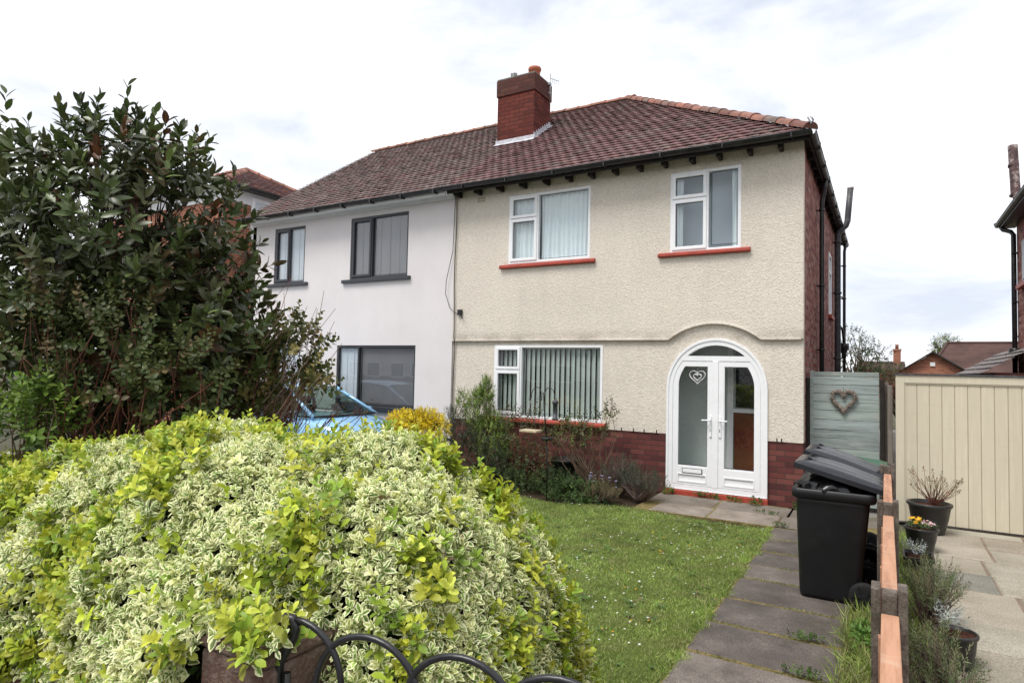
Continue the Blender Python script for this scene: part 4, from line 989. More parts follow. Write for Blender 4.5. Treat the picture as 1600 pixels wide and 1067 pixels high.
def sack(label, cx, cy, cz, rx, ry, rz_):
    m = MB(); nu, nv = 48, 22; rows = []
    for i in range(nv+1):
        th = math.pi*i/nv; row = []
        for j in range(nu):
            a = 2*math.pi*j/nu; k_ = 1+.07*math.sin(9*a+3*th)+.05*math.sin(17*a-5*th)+.04*math.sin(5*a+7*th)
            row.append((cx+rx*k_*math.sin(th)*math.cos(a), cy+ry*k_*math.sin(th)*math.sin(a), cz+rz_*math.cos(th)*(1+.06*math.sin(7*a))))
        rows.append(row)
    m.grid(rows, True, True); tag(m.build('refuse_sack', MT['sack']), label, 'sack')
sack('crumpled black refuse sack bulging out under the lid of the nearest bin', .585, -3.55, .90, .255, .262, .135)
sack('crumpled black refuse sack bulging out under the lid of the second bin', .585, -2.86, .90, .245, .262, .14)

# ================================================================== POTS AND PLANTS ALONG THE FENCE
MT['stem'] = plain('green_stem', (.07, .09, .03), .7, .2, 0, .3, 15)
MT['twig'] = plain('brown_twig', (.11, .075, .05), .85, .2, 0, .35, 20)
MT['pale_twig'] = plain('dry_pale_twig', (.28, .21, .16), .85, .2, 0, .3, 20)
MT['dry_twig'] = plain('grey_brown_twig', (.17, .125, .105), .85, .2, 0, .3, 20)
MT['dark_twig'] = plain('dark_twig', (.05, .035, .025), .85, .2, 0, .3, 20)
MT['red_twig'] = plain('reddish_twig', (.13, .05, .035), .8, .2, 0, .35, 20)
MT['leaf'] = leaf_mat('soft_leaf', .5, .3, .3)
MT['gloss'] = leaf_mat('glossy_leaf', .36, .45, .18, rib=(.10, .13, .05))
MT['varieg'] = leaf_mat('variegated_leaf', .45, .35, .30, margin=(.97, .95, .62))
MT['needle'] = leaf_mat('fine_leaf', .6, .25, .2)
MT['pot'] = plain('black_pot', (.013, .013, .014), .35, .5, 0, .2, 6, dirt=((.07, .07, .06), 5, .3))
MT['compost'] = soil_mat('compost', (.03, .015, .01), (.07, .03, .02), (.13, .05, .03), 14)
def pot(label, x, y, z, r1, r0, h, soilm=None, group='pots along the fence'):
    t = thing('plant_pot', label, 'pot', (x, y, z), group)
    m = MB(); m.lathe([(r0*.96, 0), (r0, .01), (r0+(r1-r0)*.55, h*.5), (r1*.955, h*.88), (r1, h*.89), (r1*1.04, h*.93), (r1*1.04, h*.985), (r1*1.01, h), (r1*.92, h), (r1*.88, h*.80)], (x, y, z), 28); m.build('body', MT['pot'], t)
    m = MB(); n = 26; m.grid([[(x+r1*.90*q*math.cos(2*math.pi*j/n), y+r1*.90*q*math.sin(2*math.pi*j/n), z+h*.87+.02*(1-q)+random.uniform(0, .012)) for j in range(n)] for q in (1, .8, .55, .3, .05)], True, True, True)
    m.build('compost', soilm or MT['compost'], t); return t
pot('largest black plant pot standing in front of the cream gate', 1.42, -.55, .012, .225, .15, .36)
pot('middle black flower pot holding yellow and pink flowers', 1.30, -1.52, .012, .155, .105, .25)
TR = thing('plant_trough', 'small dark trough with a silvery plant beside the fence', 'pot', (1.24, -2.42, .012), 'pots along the fence')
m = MB(); m.grid([rrect(1.24, -2.42, hx, hy, .02, z) for hx, hy, z in ((.085, .12, .012), (.10, .145, .15), (.125, .165, .155), (.125, .165, .185), (.11, .15, .185), (.10, .14, .14))], True, False, True); m.build('body', MT['pot'], TR)
m = MB(); m.grid([rrect(1.24, -2.42, .10*q, .14*q, .02*q, .155+.012*(1-q)) for q in (1, .6, .1)], True, True, True); m.build('compost', MT['compost'], TR)
pot('small black pot half hidden by lavender near the front of the fence', 1.36, -4.55, .012, .12, .09, .22)

def bush(name, label, cat, base, stemlist, P, A, n, slen, L, Wd, cols, mat, stem_mat, var=.22, hi=False, e0=80, e1=25, shape='ovate', cup=.3, curl=.15, group=None, l1=.6, rad=(.012, .004), grad=None):
    t = thing(name, label, cat, base, group)
    Q, D, N, sc, si = shoots(P, A, n, slen, e0, e1, 1, l1)
    tt = pick(cols, len(P), var)[si]*RNG.normal(1, .12, (len(Q), 1)); tt = np.clip(tt, .004, 1)
    leaves('foliage', Q, D, N, L*sc, Wd*sc, tt, mat, t, hi, cup, curl, shape)
    if stemlist: stems('stems', stemlist, stem_mat, t)
    return t
def radial(base, tips, r0=.008, r1=.0025, amp=.08, k=5): return [(wobble(base if isinstance(base, tuple) else random.choice(base), p, k, amp), taper(r0, r1, k)) for p in tips]
# azalea-like sprigs in the large pot
tips = [(1.42+RNG.uniform(-.2, .18), -.55+RNG.uniform(-.14, .14), .55+RNG.uniform(-.05, .17)) for _ in range(26)]; tips += [(1.60+RNG.uniform(-.13, .13), -.55+RNG.uniform(-.1, .1), .50+RNG.uniform(-.03, .15)) for _ in range(24)]
Pn = np.array(tips); bush('potted_shrub', 'sparse reddish twiggy shrub growing in the largest black pot', 'plant', (1.42, -.55, .33), radial((1.46, -.55, .33), tips, .004, .0015), Pn, Pn-np.array([1.46, -.55, .2]), 9, .05, .030, .018, [(.16, .13, .06), (.22, .11, .06), (.13, .14, .06), (.25, .17, .1)], MT['leaf'], MT['red_twig'])
# flowers
Pn, A = ball(60, (1.30, -1.52, .265), (.13, .13, .05), .1, 0); A = np.stack([RNG.normal(0, .5, 60), RNG.normal(0, .5, 60), np.ones(60)], 1)
bush('potted_flowers', 'yellow pansies and pale pink flowers in the middle black pot', 'flowers', (1.30, -1.52, .24), None, Pn, A, 6, .03, .03, .016, [(.08, .14, .04), (.11, .17, .05)], MT['leaf'], MT['stem'])
fl = bpy.data.objects['potted_flowers']
def flower_part(name, c, r, n, col, sz, z):
    P, _ = ball(n, c, r, .1); m_ = 5; az = np.tile(np.arange(m_)*2*math.pi/m_, n); P5 = np.repeat(P, m_, 0)
    D = np.stack([np.cos(az), np.sin(az)-.4, np.full(n*m_, .5)], 1)+RNG.normal(0, .2, (n*m_, 3)); N = np.tile([[0, -.5, 1.]], (n*m_, 1))
    leaves(name, P5, D, N, sz, sz*.95, pick(col, n*m_, .1), MT['petal'], fl, hi=False)
flower_part('yellow_flowers', (1.25, -1.54, .33), (.06, .06, .035), 9, [(.80, .50, .04), (.7, .36, .03)], .028, 0)
flower_part('pink_flowers', (1.36, -1.53, .31), (.07, .07, .025), 24, [(.75, .55, .58), (.8, .7, .7), (.55, .2, .25)], .015, 0)
# silver plant
Pn, A = ball(34, (1.20, -2.40, .20), (.09, .11, .06), .1, -.2); A = A*.5+np.array([0, 0, 1.])
bush('silver_plant', 'silver grey leaved plant in the small trough pot', 'plant', (1.25, -2.42, .16), None, Pn, A, 8, .07, .032, .011, [(.36, .40, .38), (.28, .33, .30), (.42, .45, .43)], MT['needle'], MT['stem'])
# lavender clumps
def lavender(label, c, r, nst, cols, h, group='lavender clumps along the fence', dry=.35):
    base = (c[0], c[1], c[2]); P0, A = ball(nst, c, r, .3, -.1); tips = [(p[0], p[1], max(p[2], .05)) for p in P0]
    st_ = radial([(c[0]+random.uniform(-.06, .06), c[1]+random.uniform(-.08, .08), .02) for _ in range(5)], tips, .005, .0016, .06, 4)
    Pn = np.array(tips); A2 = A*.7+np.array([0, 0, .9])
    return bush('lavender_bush', label, 'plant', (c[0], c[1], 0), st_, Pn-A2*.03, A2, 26, .14, .036, .0075, cols, MT['needle'], MT['dry_twig'], .25, False, 60, 25, 'lance', .1, .1, group)
LV = [(.12, .17, .065), (.16, .20, .09), (.10, .14, .055), (.19, .20, .11), (.15, .14, .08)]
lavender('tall grey green lavender clump behind the second fence post', (1.27, -3.85, .22), (.19, .34, .26), 150, LV, .4)
lavender('big straggly lavender clump nearest the camera beside the fence', (1.22, -5.45, .20), (.17, .48, .27), 210, LV+[(.16, .13, .09)], .4)
lavender('low lavender sprigs spreading over the paving in the near corner', (1.27, -6.35, .14), (.17, .36, .20), 110, LV, .3)
Pn, A = ball(24, (1.33, -4.55, .28), (.08, .09, .06), .1, -.2); A = A*.5+np.array([0, 0, 1.])
bush('silver_plant', 'silver grey leaved plant in the front black pot among lavender', 'plant', (1.36, -4.5, .2), None, Pn, A, 8, .08, .045, .012, [(.36, .40, .38), (.28, .33, .30)], MT['needle'], MT['stem'])
# long grass and weeds along the fence foot, between slabs and at the step
g = grass('long_grass', 7000, .70, .95, -8.0, -3.9, .13, GC+[(.2, .2, .08)], lambda x, y: RNG.uniform(size=len(x)) < .35+.65*(x > .78+.05*np.sin(y*6)), lean=.7, wid=.006)
tag(g, 'rough long grass along the foot of the fence beside the path', 'grass')
g = grass('long_grass', 3000, 1.04, 1.25, -7.0, -1, .12, GC, None, lean=.6, wid=.006); tag(g, 'rough grass on the drive side of the fence', 'grass')
def weed_tuft(label, x, y, r, n, L=.03, cols=None):
    P, A = ball(n, (x, y, .03), (r[0], r[1], r[2]), .1, 0); A = A*.8+np.array([0, 0, .8])
    return bush('weed', label, 'plant', (x, y, 0), None, P, A, 7, .03, L, L*.7, cols or [(.08, .15, .03), (.11, .19, .04), (.06, .11, .025)], MT['leaf'], MT['stem'], group='weeds growing on the paving')
weed_tuft('low green weeds along the foot of the red door step', -1.25, -.14, (.22, .06, .06), 46)
weed_tuft('small green weeds at the right middle of the red door step', -.88, -.15, (.12, .05, .05), 26)
weed_tuft('bushy green weed at the right end of the red door step', -.58, -.17, (.09, .07, .10), 34)
weed_tuft('green weed at the brick corner behind the bins', -.06, -.16, (.06, .06, .10), 24)
weed_tuft('yellow green weed at the left end of the red door step', -1.80, -.16, (.10, .07, .13), 34, .035, [(.12, .18, .04), (.16, .2, .05)])
for lb, x, y, r in [('green moss and weeds in the slab joint nearest the gate', .45, -5.88, (.16, .03, .03)), ('green weeds in a slab joint beside the fence foot', .55, -5.27, (.14, .025, .03)), ('tiny weeds between the pale slabs before the door', -.35, -.71, (.16, .03, .03)), ('tiny weeds at the corner of the lawn and the path', -.1, -1.32, (.10, .05, .025)), ('weeds in the slab joint beside the nearest bin', .5, -4.68, (.15, .02, .02))]: weed_tuft(lb, x, y, r, 26, .022)
Pn, A = ball(36, (.86, -5.75, .06), (.10, .2, .06), .1, 0); bush('weed', 'clump of broad dandelion leaves in the long grass by the fence', 'plant', (.86, -5.75, 0), None, Pn, A*.6+np.array([0, 0, .8]), 6, .03, .10, .028, [(.10, .2, .04), (.13, .24, .05)], MT['leaf'], MT['stem'], group='weeds growing on the paving')
Pn, A = ball(36, (.86, -4.55, .06), (.08, .2, .06), .1, 0); bush('weed', 'clump of green leaves at the wheel of the nearest bin', 'plant', (.86, -4.55, 0), None, Pn, A*.6+np.array([0, 0, .8]), 6, .03, .08, .025, [(.10, .2, .04), (.13, .24, .05)], MT['leaf'], MT['stem'], group='weeds growing on the paving')

# ================================================================== THE VARIEGATED HEDGE
def hedge_h(X):
    xs = [-7.5, -5.5, -4.6, -3.9, -3.3, -2.4, -1.7, -1.26, -.9, -.62, -.40, -.26, -.16, -.10]
    hs = [.88, .90, .95, 1.02, 1.16, 1.37, 1.43, 1.45, 1.39, 1.29, 1.14, .96, .74, .36]
    return np.interp(X, xs, hs)
YB, YF = -6.62, -8.27
def hedge_grid(nx=150, nth=70, sc=1.0):
    X = -7.2 + (7.14)*np.linspace(0, 1, nx)**.8; th = np.linspace(0, math.pi, nth); p = .62
    endk = np.clip(1-np.clip((X+.75)/.66, 0, 1)**2.4, 0.02, 1)**.5
    yc, hy = (YB+YF)/2, (YF-YB)/2*-1
    c, s_ = np.cos(th), np.sin(th)
    Y = yc + .06*np.sin(X*1.3)[:, None] + hy*sc*(np.sign(c)*np.abs(c)**p)[None]*(.35+.65*endk)[:, None]
    Z = hedge_h(X)[:, None]*sc*(np.abs(s_)**.60)[None]
    XX = np.repeat(X[:, None], nth, 1)
    lump = .05*np.sin(XX*5.1+2*Y*3)+.04*np.sin(XX*9.7-Y*7.3+1)+.035*np.sin(Z*8+XX*4)
    G_ = np.stack([XX, Y, Z], 2); ctr = np.stack([XX, np.full_like(XX, yc), Z*.5], 2)
    nrm = norm(G_-ctr); return G_+nrm*lump[..., None]*.8, nrm
G_, Gn = hedge_grid()
Hg = thing('variegated_hedge', 'huge rounded euonymus hedge with white edged and lime green leaves', 'hedge', (-2.4, -7.4, 0))
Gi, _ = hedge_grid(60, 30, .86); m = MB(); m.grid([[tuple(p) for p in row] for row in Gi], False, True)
m.build('shade_core', soil_mat('hedge_inside', (.006, .008, .003), (.014, .018, .007), (.022, .02, .010), 9), Hg)  # dark core sheet: shade inside the hedge put into its colour
a, b, c, d = G_[:-1, :-1], G_[1:, :-1], G_[1:, 1:], G_[:-1, 1:]
ar = (np.linalg.norm(np.cross(b-a, c-a), axis=2)+np.linalg.norm(np.cross(c-a, d-a), axis=2)).ravel()/2
mid = ((a+b+c+d)/4).reshape(-1, 3)
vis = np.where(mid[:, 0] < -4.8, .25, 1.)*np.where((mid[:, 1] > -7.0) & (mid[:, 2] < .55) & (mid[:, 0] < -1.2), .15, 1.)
pr = ar*vis; pr /= pr.sum()
def hedge_pts(n):
    k = RNG.choice(len(pr), n, p=pr); i, j = np.unravel_index(k, (a.shape[0], a.shape[1])); u, v = RNG.uniform(size=(2, n, 1))
    P = a[i, j]*(1-u)*(1-v)+b[i, j]*u*(1-v)+c[i, j]*u*v+d[i, j]*(1-u)*v; return P, Gn[i, j]
def lime_f(P):
    x, y, z = P.T
    f = np.sin(x*6.3+1.3*np.sin(y*5.9+z*6))*.65+np.sin(y*11.1+x*6.7-z*9.0)*.75+np.sin(z*17.0+x*13.2-y*9)*.7+np.sin(x*27+y*23+z*19)*.5
    return f - .55*((x > -1.7) & (y < -7.25) & (x < -.3)) + .35*(y > -7.25) + .70*np.clip((-1.5-x)/1.2, -.45, 1.0) + 1.0*np.exp(-((x+.12)/.16)**2)*(z < 1.0) + .75*((y > -7.15) & (x < -1.9)) + RNG.normal(0, .95, len(x))
nR = 33000
P, Nn = hedge_pts(nR-70)
kp = ~((P[:, 0] > -.92) & (P[:, 0] < -.50) & (P[:, 1] < -7.98) & (P[:, 2] < .99)); P, Nn = P[kp], Nn[kp]
ex = np.stack([RNG.uniform(-.92, -.50, 70), RNG.uniform(-8.36, -8.15, 70), RNG.uniform(.985, 1.07, 70)], 1)      # sprigs hanging over the pier
P = np.concatenate([P, ex]); Nn = np.concatenate([Nn, np.tile([[0, -.8, .5]], (70, 1))]); lf_ = lime_f(P) > 1.15
lf_[-70:] = RNG.uniform(size=70) < .55; nR = len(P)
A = norm(Nn*.9+np.array([.06, -.20, .45])+RNG.normal(0, .28, (nR, 3)))
P = P + Nn*RNG.normal(-.008, .022, (nR, 1))
# variegated rosettes
Pv, Av = P[~lf_], A[~lf_]; Q, D, N, sc, si = shoots(Pv, Av, 9, RNG.uniform(.015, .055, len(Pv)), 92, 22, 1.0, .62, .25, False)
g0 = pick([(.20, .33, .06), (.28, .41, .09), (.15, .26, .05), (.42, .51, .14), (.58, .62, .26)], len(Pv), .18)
alpha = np.clip(RNG.normal(1, .12, len(Pv)), .5, 1)
tt = np.concatenate([g0[si]*RNG.normal(1, .12, (len(Q), 1)), alpha[si][:, None]], 1)
lenv = RNG.uniform(.026, .046, len(Pv))[si]
leaves('foliage', Q, D, N, lenv*sc, lenv*sc*.60, np.clip(tt, .01, 1), MT['varieg'], Hg, True, .38, .22)
# lime shoots
Pl, Al = P[lf_], A[lf_]; Pl = Pl + Al*RNG.uniform(0, .05, (len(Pl), 1))
Q, D, N, sc, si = shoots(Pl, Al, 9, RNG.uniform(.03, .09, len(Pl)), 88, 25, 1.0, .7, .25, False)
g1 = pick([(.40, .48, .04), (.32, .42, .04), (.50, .55, .07), (.21, .32, .035), (.47, .49, .05)], len(Pl), .16)
top = np.clip(.78+.22*(Pl[:, 2:3]-.7), .62, 1.05)
tt = np.concatenate([(g1*1.0)[si]*RNG.normal(1, .12, (len(Q), 1)), np.zeros((len(Q), 1))], 1)
lenl = RNG.uniform(.036, .060, len(Pl))[si]
leaves('lime_foliage', Q, D, N, lenl*sc, lenl*sc*.54, np.clip(tt, .01, 1), MT['varieg'], Hg, True, .3, .25, 'obov')
# browned dead leaves and sprigs here and there
P, Nn = hedge_pts(90); Q, D, N, sc, si = shoots(P, norm(Nn+RNG.normal(0, .5, P.shape)), 6, .02, 90, 40, 1, .8, .4)
leaves('withered_leaves', Q, D, N, .038*sc, .02*sc, pick([(.42, .30, .18), (.30, .20, .11), (.5, .38, .26)], len(Q), .15), MT['leaf'], Hg, True, .5, .5)
# inner leaves tinted darker, shade put into the colour so gaps read as depth
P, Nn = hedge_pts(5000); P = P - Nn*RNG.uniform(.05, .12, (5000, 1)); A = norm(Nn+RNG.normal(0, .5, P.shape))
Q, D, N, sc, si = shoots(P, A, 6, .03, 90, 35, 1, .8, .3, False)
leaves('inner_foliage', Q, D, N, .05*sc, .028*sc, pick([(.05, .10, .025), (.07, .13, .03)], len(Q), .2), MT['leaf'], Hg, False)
# long stray shoots
P, Nn = hedge_pts(120); m_ = (P[:, 2] > .9); P = P[m_]; A = norm(Nn[m_]*.5+np.array([0, 0, 1.])+RNG.normal(0, .15, P.shape))
Q, D, N, sc, si = shoots(P, A, 10, .14, 80, 25, 1, .7, .2, False)
tt = np.concatenate([pick([(.40, .48, .04), (.32, .42, .04)], len(Q), .12), np.zeros((len(Q), 1))], 1)
leaves('stray_foliage', Q, D, N, .052*sc, .029*sc, tt, MT['varieg'], Hg, True, .3, .2)

# ================================================================== TALL SHRUBS ON THE LEFT
def sub(a, b): return tuple(x-y for x, y in zip(a, b))
PH = thing('photinia_bush', 'tall dark glossy evergreen shrub towering above the hedge at the left', 'shrub', (-4.3, -6.5, 0))
ells = [((-4.18, -6.82, 2.65), (.95, .85, 1.05), 330), ((-5.0, -7.25, 2.35), (.85, .8, 1.15), 270), ((-3.9, -6.60, 1.95), (.72, .7, .85), 290), ((-5.7, -7.4, 2.4), (.8, .8, 1.2), 130), ((-4.5, -6.6, 1.5), (1.0, .8, .8), 260)]
Ps, As = [], []
for c_, r_, n_ in ells:
    p, dd = ball(n_, c_, r_, .30, -.7); Ps.append(p); As.append(norm(dd*np.array([.75, .75, .5])+np.array([0, 0, .62])+RNG.normal(0, .22, p.shape)))
lead = [(-4.18, -6.89, 4.00), (-4.42, -6.98, 3.90), (-4.52, -7.05, 3.72), (-3.98, -6.78, 3.78), (-3.70, -6.60, 3.66), (-3.47, -6.42, 3.36), (-4.93, -7.25, 3.72), (-5.06, -7.36, 3.93), (-5.2, -7.35, 3.7), (-4.28, -6.9, 3.72), (-4.08, -6.85, 3.6), (-3.85, -6.7, 3.5), (-3.40, -6.36, 3.05), (-4.65, -7.1, 3.5), (-3.33, -6.32, 2.72)]
lead += [(-4.18+random.uniform(-.75, .7), -6.85+random.uniform(-.3, .35), 3.45+random.uniform(-.15, .2)) for _ in range(12)]
Pl = np.array(lead); Al = norm(np.stack([RNG.normal(0, .1, len(lead)), RNG.normal(0, .1, len(lead)), np.ones(len(lead))], 1))
P = np.concatenate(Ps+[Pl-Al*.32]); A = np.concatenate(As+[Al]); sl_ = np.concatenate([RNG.uniform(.12, .24, len(P)-len(lead)), np.full(len(lead), .34)])
Q, D, N, sc, si = shoots(P, A, 11, sl_, 78, 22, 1, .72, .25)
gcol = pick([(.050, .074, .020), (.068, .098, .028), (.042, .060, .019), (.085, .118, .034), (.075, .082, .030)], len(P), .2)
rd = RNG.uniform(size=len(P)) < .10; gcol[rd] = pick([(.11, .05, .022), (.085, .055, .022), (.09, .035, .02)], rd.sum(), .2)
tt = gcol[si]*RNG.normal(1, .18, (len(Q), 1)); ln = RNG.uniform(.105, .15, len(P))[si]
leaves('foliage', Q, D, N, ln*sc, ln*sc*.42, np.clip(tt, .004, 1), MT['gloss'], PH, True, .28, .12)
base = [(-4.35, -6.55, 0), (-4.7, -6.8, 0), (-4.2, -6.5, 0)]
limb = []; forks = []
for i in range(14):
    c_, r_, _ = ells[i % 4]; e = np.array(c_)+np.array([random.uniform(-.4, .4), random.uniform(-.3, .3), random.uniform(-.3, .5)]); forks.append(tuple(e)); limb.append((wobble(random.choice(base), tuple(e), 7, .06), taper(.026, .010, 7)))
stems('limbs', limb, plain('grey_bark', (.10, .085, .07), .9, .2, 0, .3, 20, .4), PH, 8)
fk = np.array(forks)
br_ = []
for p, a_, s_ in zip(P, A, sl_):
    q = fk[np.argmin(np.sum((fk-p)**2, 1)+RNG.uniform(0, .15, len(fk)))]; br_.append((wobble(tuple(q), tuple(p), 4, .05)+[Vector(p+a_*s_)], taper(.0055, .0022, 5)))
stems('twigs', br_[::2], MT['dark_twig'], PH, 5)

def loose_shrub(name, label, cat, bases, region, nshoot, n, slen, L, Wd, cols, mat, sm, up=.5, out=.5, rad=(.008, .003), e0=80, e1=30, extra=None, shape='ovate', hi=True, group=None, lo=.2, var=.22, dens=1.9):
    P = []; A = []
    for c_, r_, k_ in region:
        p, dd = ball(int(k_*dens), c_, r_, lo, -.8); P.append(p); A.append(norm(dd*out+np.array([0, 0, up])+RNG.normal(0, .3, p.shape)))
    P = np.concatenate(P); A = np.concatenate(A)
    sg = [(wobble(random.choice(bases), tuple(p), 6, .09), taper(rad[0], rad[1], 6)) for p in P[::max(1, len(P)//nshoot)]]
    if extra: sg += extra
    return bush(name, label, cat, bases[0], sg, P, A, n, slen, L*1.12, Wd*1.2, cols, mat, sm, var, hi, e0, e1, shape)
loose_shrub('rose_bush', 'olive leaved rose bush with reddish stems in front of the tall dark shrub', 'shrub', [(-3.6, -7.0, .2), (-3.9, -7.2, .2), (-3.3, -6.9, .2), (-4.2, -7.3, .2)],
    [((-3.55, -7.28, 1.85), (.55, .25, .45), 130), ((-3.05, -7.05, 1.62), (.35, .25, .35), 60), ((-4.0, -7.5, 1.95), (.40, .25, .50), 80)], 60, 10, .16, .042, .027,
    [(.075, .10, .032), (.105, .14, .045), (.055, .075, .025), (.095, .11, .035), (.11, .085, .035)], MT['leaf'], MT['red_twig'], .4, .5, dens=1.5)
loose_shrub('privet_shrub', 'fresh green leafy shrub at the far left edge just above the hedge', 'shrub', [(-4.0, -7.4, .3), (-3.8, -7.5, .3)],
    [((-3.72, -7.60, 1.44), (.32, .18, .22), 42)], 24, 11, .16, .06, .026, [(.13, .21, .035), (.18, .27, .045), (.09, .16, .03)], MT['leaf'], MT['twig'], .7, .4)
# twiggy bare shrub between the dark shrub and the white house
def twig_fan(bases, tips, r0, r1, amp=.06): return [(wobble(random.choice(bases), t_, 7, amp), taper(r0, r1, 7)) for t_ in tips]
bs = [(-3.72, -6.35, .4), (-3.62, -6.2, .4), (-3.85, -6.4, .4)]
tp = [(-3.35+RNG.normal(0, .27), -6.05+RNG.normal(0, .22), 1.85+RNG.normal(0, .32)) for _ in range(190)]
loose_shrub('twiggy_shrub', 'straggly half bare shrub with pale dry stems against the white house', 'shrub', bs,
    [((-3.15, -6.02, 1.90), (.28, .25, .32), 60), ((-3.5, -6.2, 1.62), (.32, .25, .38), 90), ((-3.05, -5.95, 1.66), (.20, .2, .16), 22)], 34, 9, .14, .055, .036,
    [(.12, .15, .04), (.16, .18, .06), (.09, .11, .035), (.2, .17, .06)], MT['leaf'], MT['pale_twig'], .5, .4, (.006, .0022), dens=1.5, extra=twig_fan(bs, tp[::5], .006, .0018, .10)+twig_fan([(-3.3, -6.1, 1.3), (-3.2, -6.0, 1.4)], [(-2.98, -5.9, 2.45), (-2.86, -5.8, 2.02), (-3.22, -6.1, 2.42), (-2.9, -5.85, 2.2), (-3.05, -5.9, 2.3)], .006, .002, .04))
RTW = thing('bare_shrub', 'bare reddish brown twigs tangled between the dark shrub and the pale stems', 'shrub', (-3.7, -6.25, 0))
stems('stems', twig_fan(bs, tp[1::3], .005, .0016, .14), MT['red_twig'], RTW, 5)
loose_shrub('heather_bush', 'small rusty orange brown bush beside the bonnet of the blue car', 'shrub', [(-5.2, -4.6, .3)], [((-5.23, -4.55, 1.40), (.22, .2, .22), 90)], 50, 16, .12, .03, .008,
    [(.22, .085, .03), (.17, .10, .03), (.13, .07, .03)], MT['needle'], MT['twig'], .8, .4, shape='lance', hi=False)
bs = [(-4.3, -5.6, .5), (-4.15, -5.5, .5)]; tp = [(-4.2+RNG.normal(0, .3), -5.5+RNG.normal(0, .2), 1.75+RNG.normal(0, .18)) for _ in range(36)]
loose_shrub('barberry_bush', 'thin dark twiggy bush with small leaves in front of the blue car', 'shrub', bs, [((-4.0, -5.35, 1.72), (.28, .2, .10), 46), ((-3.45, -5.1, 1.42), (.3, .2, .10), 12)], 30, 7, .14, .026, .012,
    [(.07, .075, .03), (.10, .09, .04), (.16, .05, .04)], MT['leaf'], MT['red_twig'], .3, .6, extra=twig_fan(bs, tp, .005, .0015), hi=False)

# shrubs and flowers along the front of the cream house
loose_shrub('golden_shrub', 'bright yellow leaved shrub on the boundary below the white house window', 'shrub', [(-5.05, -2.2, 0), (-5.2, -2.3, 0)], [((-5.05, -2.35, .99), (.30, .3, .14), 170), ((-4.74, -2.3, 1.03), (.22, .26, .15), 110), ((-4.52, -2.3, .95), (.14, .2, .16), 45), ((-4.9, -2.35, .65), (.45, .35, .42), 150)], 40, 10, .10, .042, .022,
    [(.72, .53, .02), (.80, .62, .04), (.58, .46, .02), (.66, .58, .06)], MT['leaf'], MT['twig'], .6, .5, hi=False, lo=.45)
loose_shrub('dark_shrub', 'dull grey green dense shrub between the golden shrub and the climber', 'shrub', [(-4.85, -1.4, 0)], [((-4.88, -1.35, .78), (.36, .3, .42), 230), ((-4.6, -1.2, .4), (.55, .3, .42), 180)], 40, 13, .10, .028, .012,
    [(.045, .06, .032), (.06, .075, .045), (.035, .05, .022), (.09, .10, .07)], MT['leaf'], MT['twig'], .5, .6, hi=False, lo=.4)
loose_shrub('climber', 'light green climbing shrub with an upright tip against the cream wall', 'shrub', [(-5.0, -.45, 0), (-4.9, -.5, 0)], [((-5.05, -.42, 1.05), (.30, .22, .42), 150), ((-4.93, -.40, 1.42), (.11, .08, .24), 46), ((-4.75, -.45, .62), (.42, .25, .40), 150), ((-5.4, -.45, 1.22), (.10, .08, .20), 20)], 40, 10, .11, .04, .018,
    [(.14, .22, .04), (.19, .28, .06), (.10, .16, .035), (.24, .31, .07)], MT['leaf'], MT['twig'], .8, .45, hi=False, lo=.3, dens=3.2)
RC = [(.07, .085, .03), (.10, .11, .04), (.13, .10, .045), (.06, .07, .028)]
loose_shrub('rose_bush', 'loose rose bush with dark leaves below the left part of the front window', 'shrub', [(-4.0, -.75, 0), (-3.9, -.8, 0), (-4.1, -.7, 0)], [((-4.05, -.6, .75), (.45, .25, .35), 60), ((-4.35, -.55, 1.0), (.25, .15, .2), 22), ((-3.85, -.7, .35), (.45, .25, .3), 80), ((-3.9, -.5, 1.18), (.1, .1, .14), 8)], 44, 8, .13, .04, .024, RC, MT['leaf'], MT['red_twig'], .5, .5, (.008, .003), hi=False)
loose_shrub('rose_bush', 'loose rose bush with bare lower stems below the right part of the front window', 'shrub', [(-2.85, -.75, 0), (-2.78, -.7, 0), (-2.72, -.72, 0)], [((-3.15, -.65, .80), (.42, .22, .24), 100), ((-2.75, -.5, 1.0), (.26, .15, .24), 16), ((-2.62, -.45, 1.22), (.08, .08, .15), 8), ((-3.25, -.5, 1.05), (.3, .1, .1), 8)], 40, 8, .12, .042, .026, RC+[(.13, .16, .045), (.14, .15, .05)], MT['leaf'], MT['twig'], .5, .5, (.010, .003), hi=False)
loose_shrub('shade_plant', 'dark green spreading foliage in the bed under the front window', 'plant', [(-3.6, -.7, 0)], [((-4.3, -.8, .2), (.6, .4, .28), 150), ((-3.45, -.55, .12), (.4, .3, .22), 50), ((-3.35, -.9, .1), (.45, .4, .18), 110), ((-4.0, -1.2, .08), (.6, .3, .18), 120)], 20, 9, .09, .045, .022,
    [(.035, .06, .018), (.05, .08, .025), (.028, .045, .016), (.07, .11, .03)], MT['leaf'], MT['stem'], .7, .5, hi=False)
pot('dark round planter in the shade against the brick base under the window', -3.42, -.32, 0, .26, .2, .42, group=None)
loose_shrub('perennial_clump', 'low mid green flower clump with blue blooms at the edge of the lawn', 'plant', [(-2.85, -1.25, 0)], [((-2.85, -1.35, .1), (.42, .28, .18), 130), ((-2.5, -1.25, .08), (.3, .25, .2), 60)], 10, 9, .07, .045, .02, [(.06, .11, .03), (.09, .15, .04), (.045, .08, .025)], MT['leaf'], MT['stem'], .8, .5, hi=False)
blooms('bluebells', 26, -2.75, -2.3, -1.2, -.95, .30, .02, [(.45, .46, .72), (.6, .6, .8)], 'few pale blue blooms above the low flower clump')
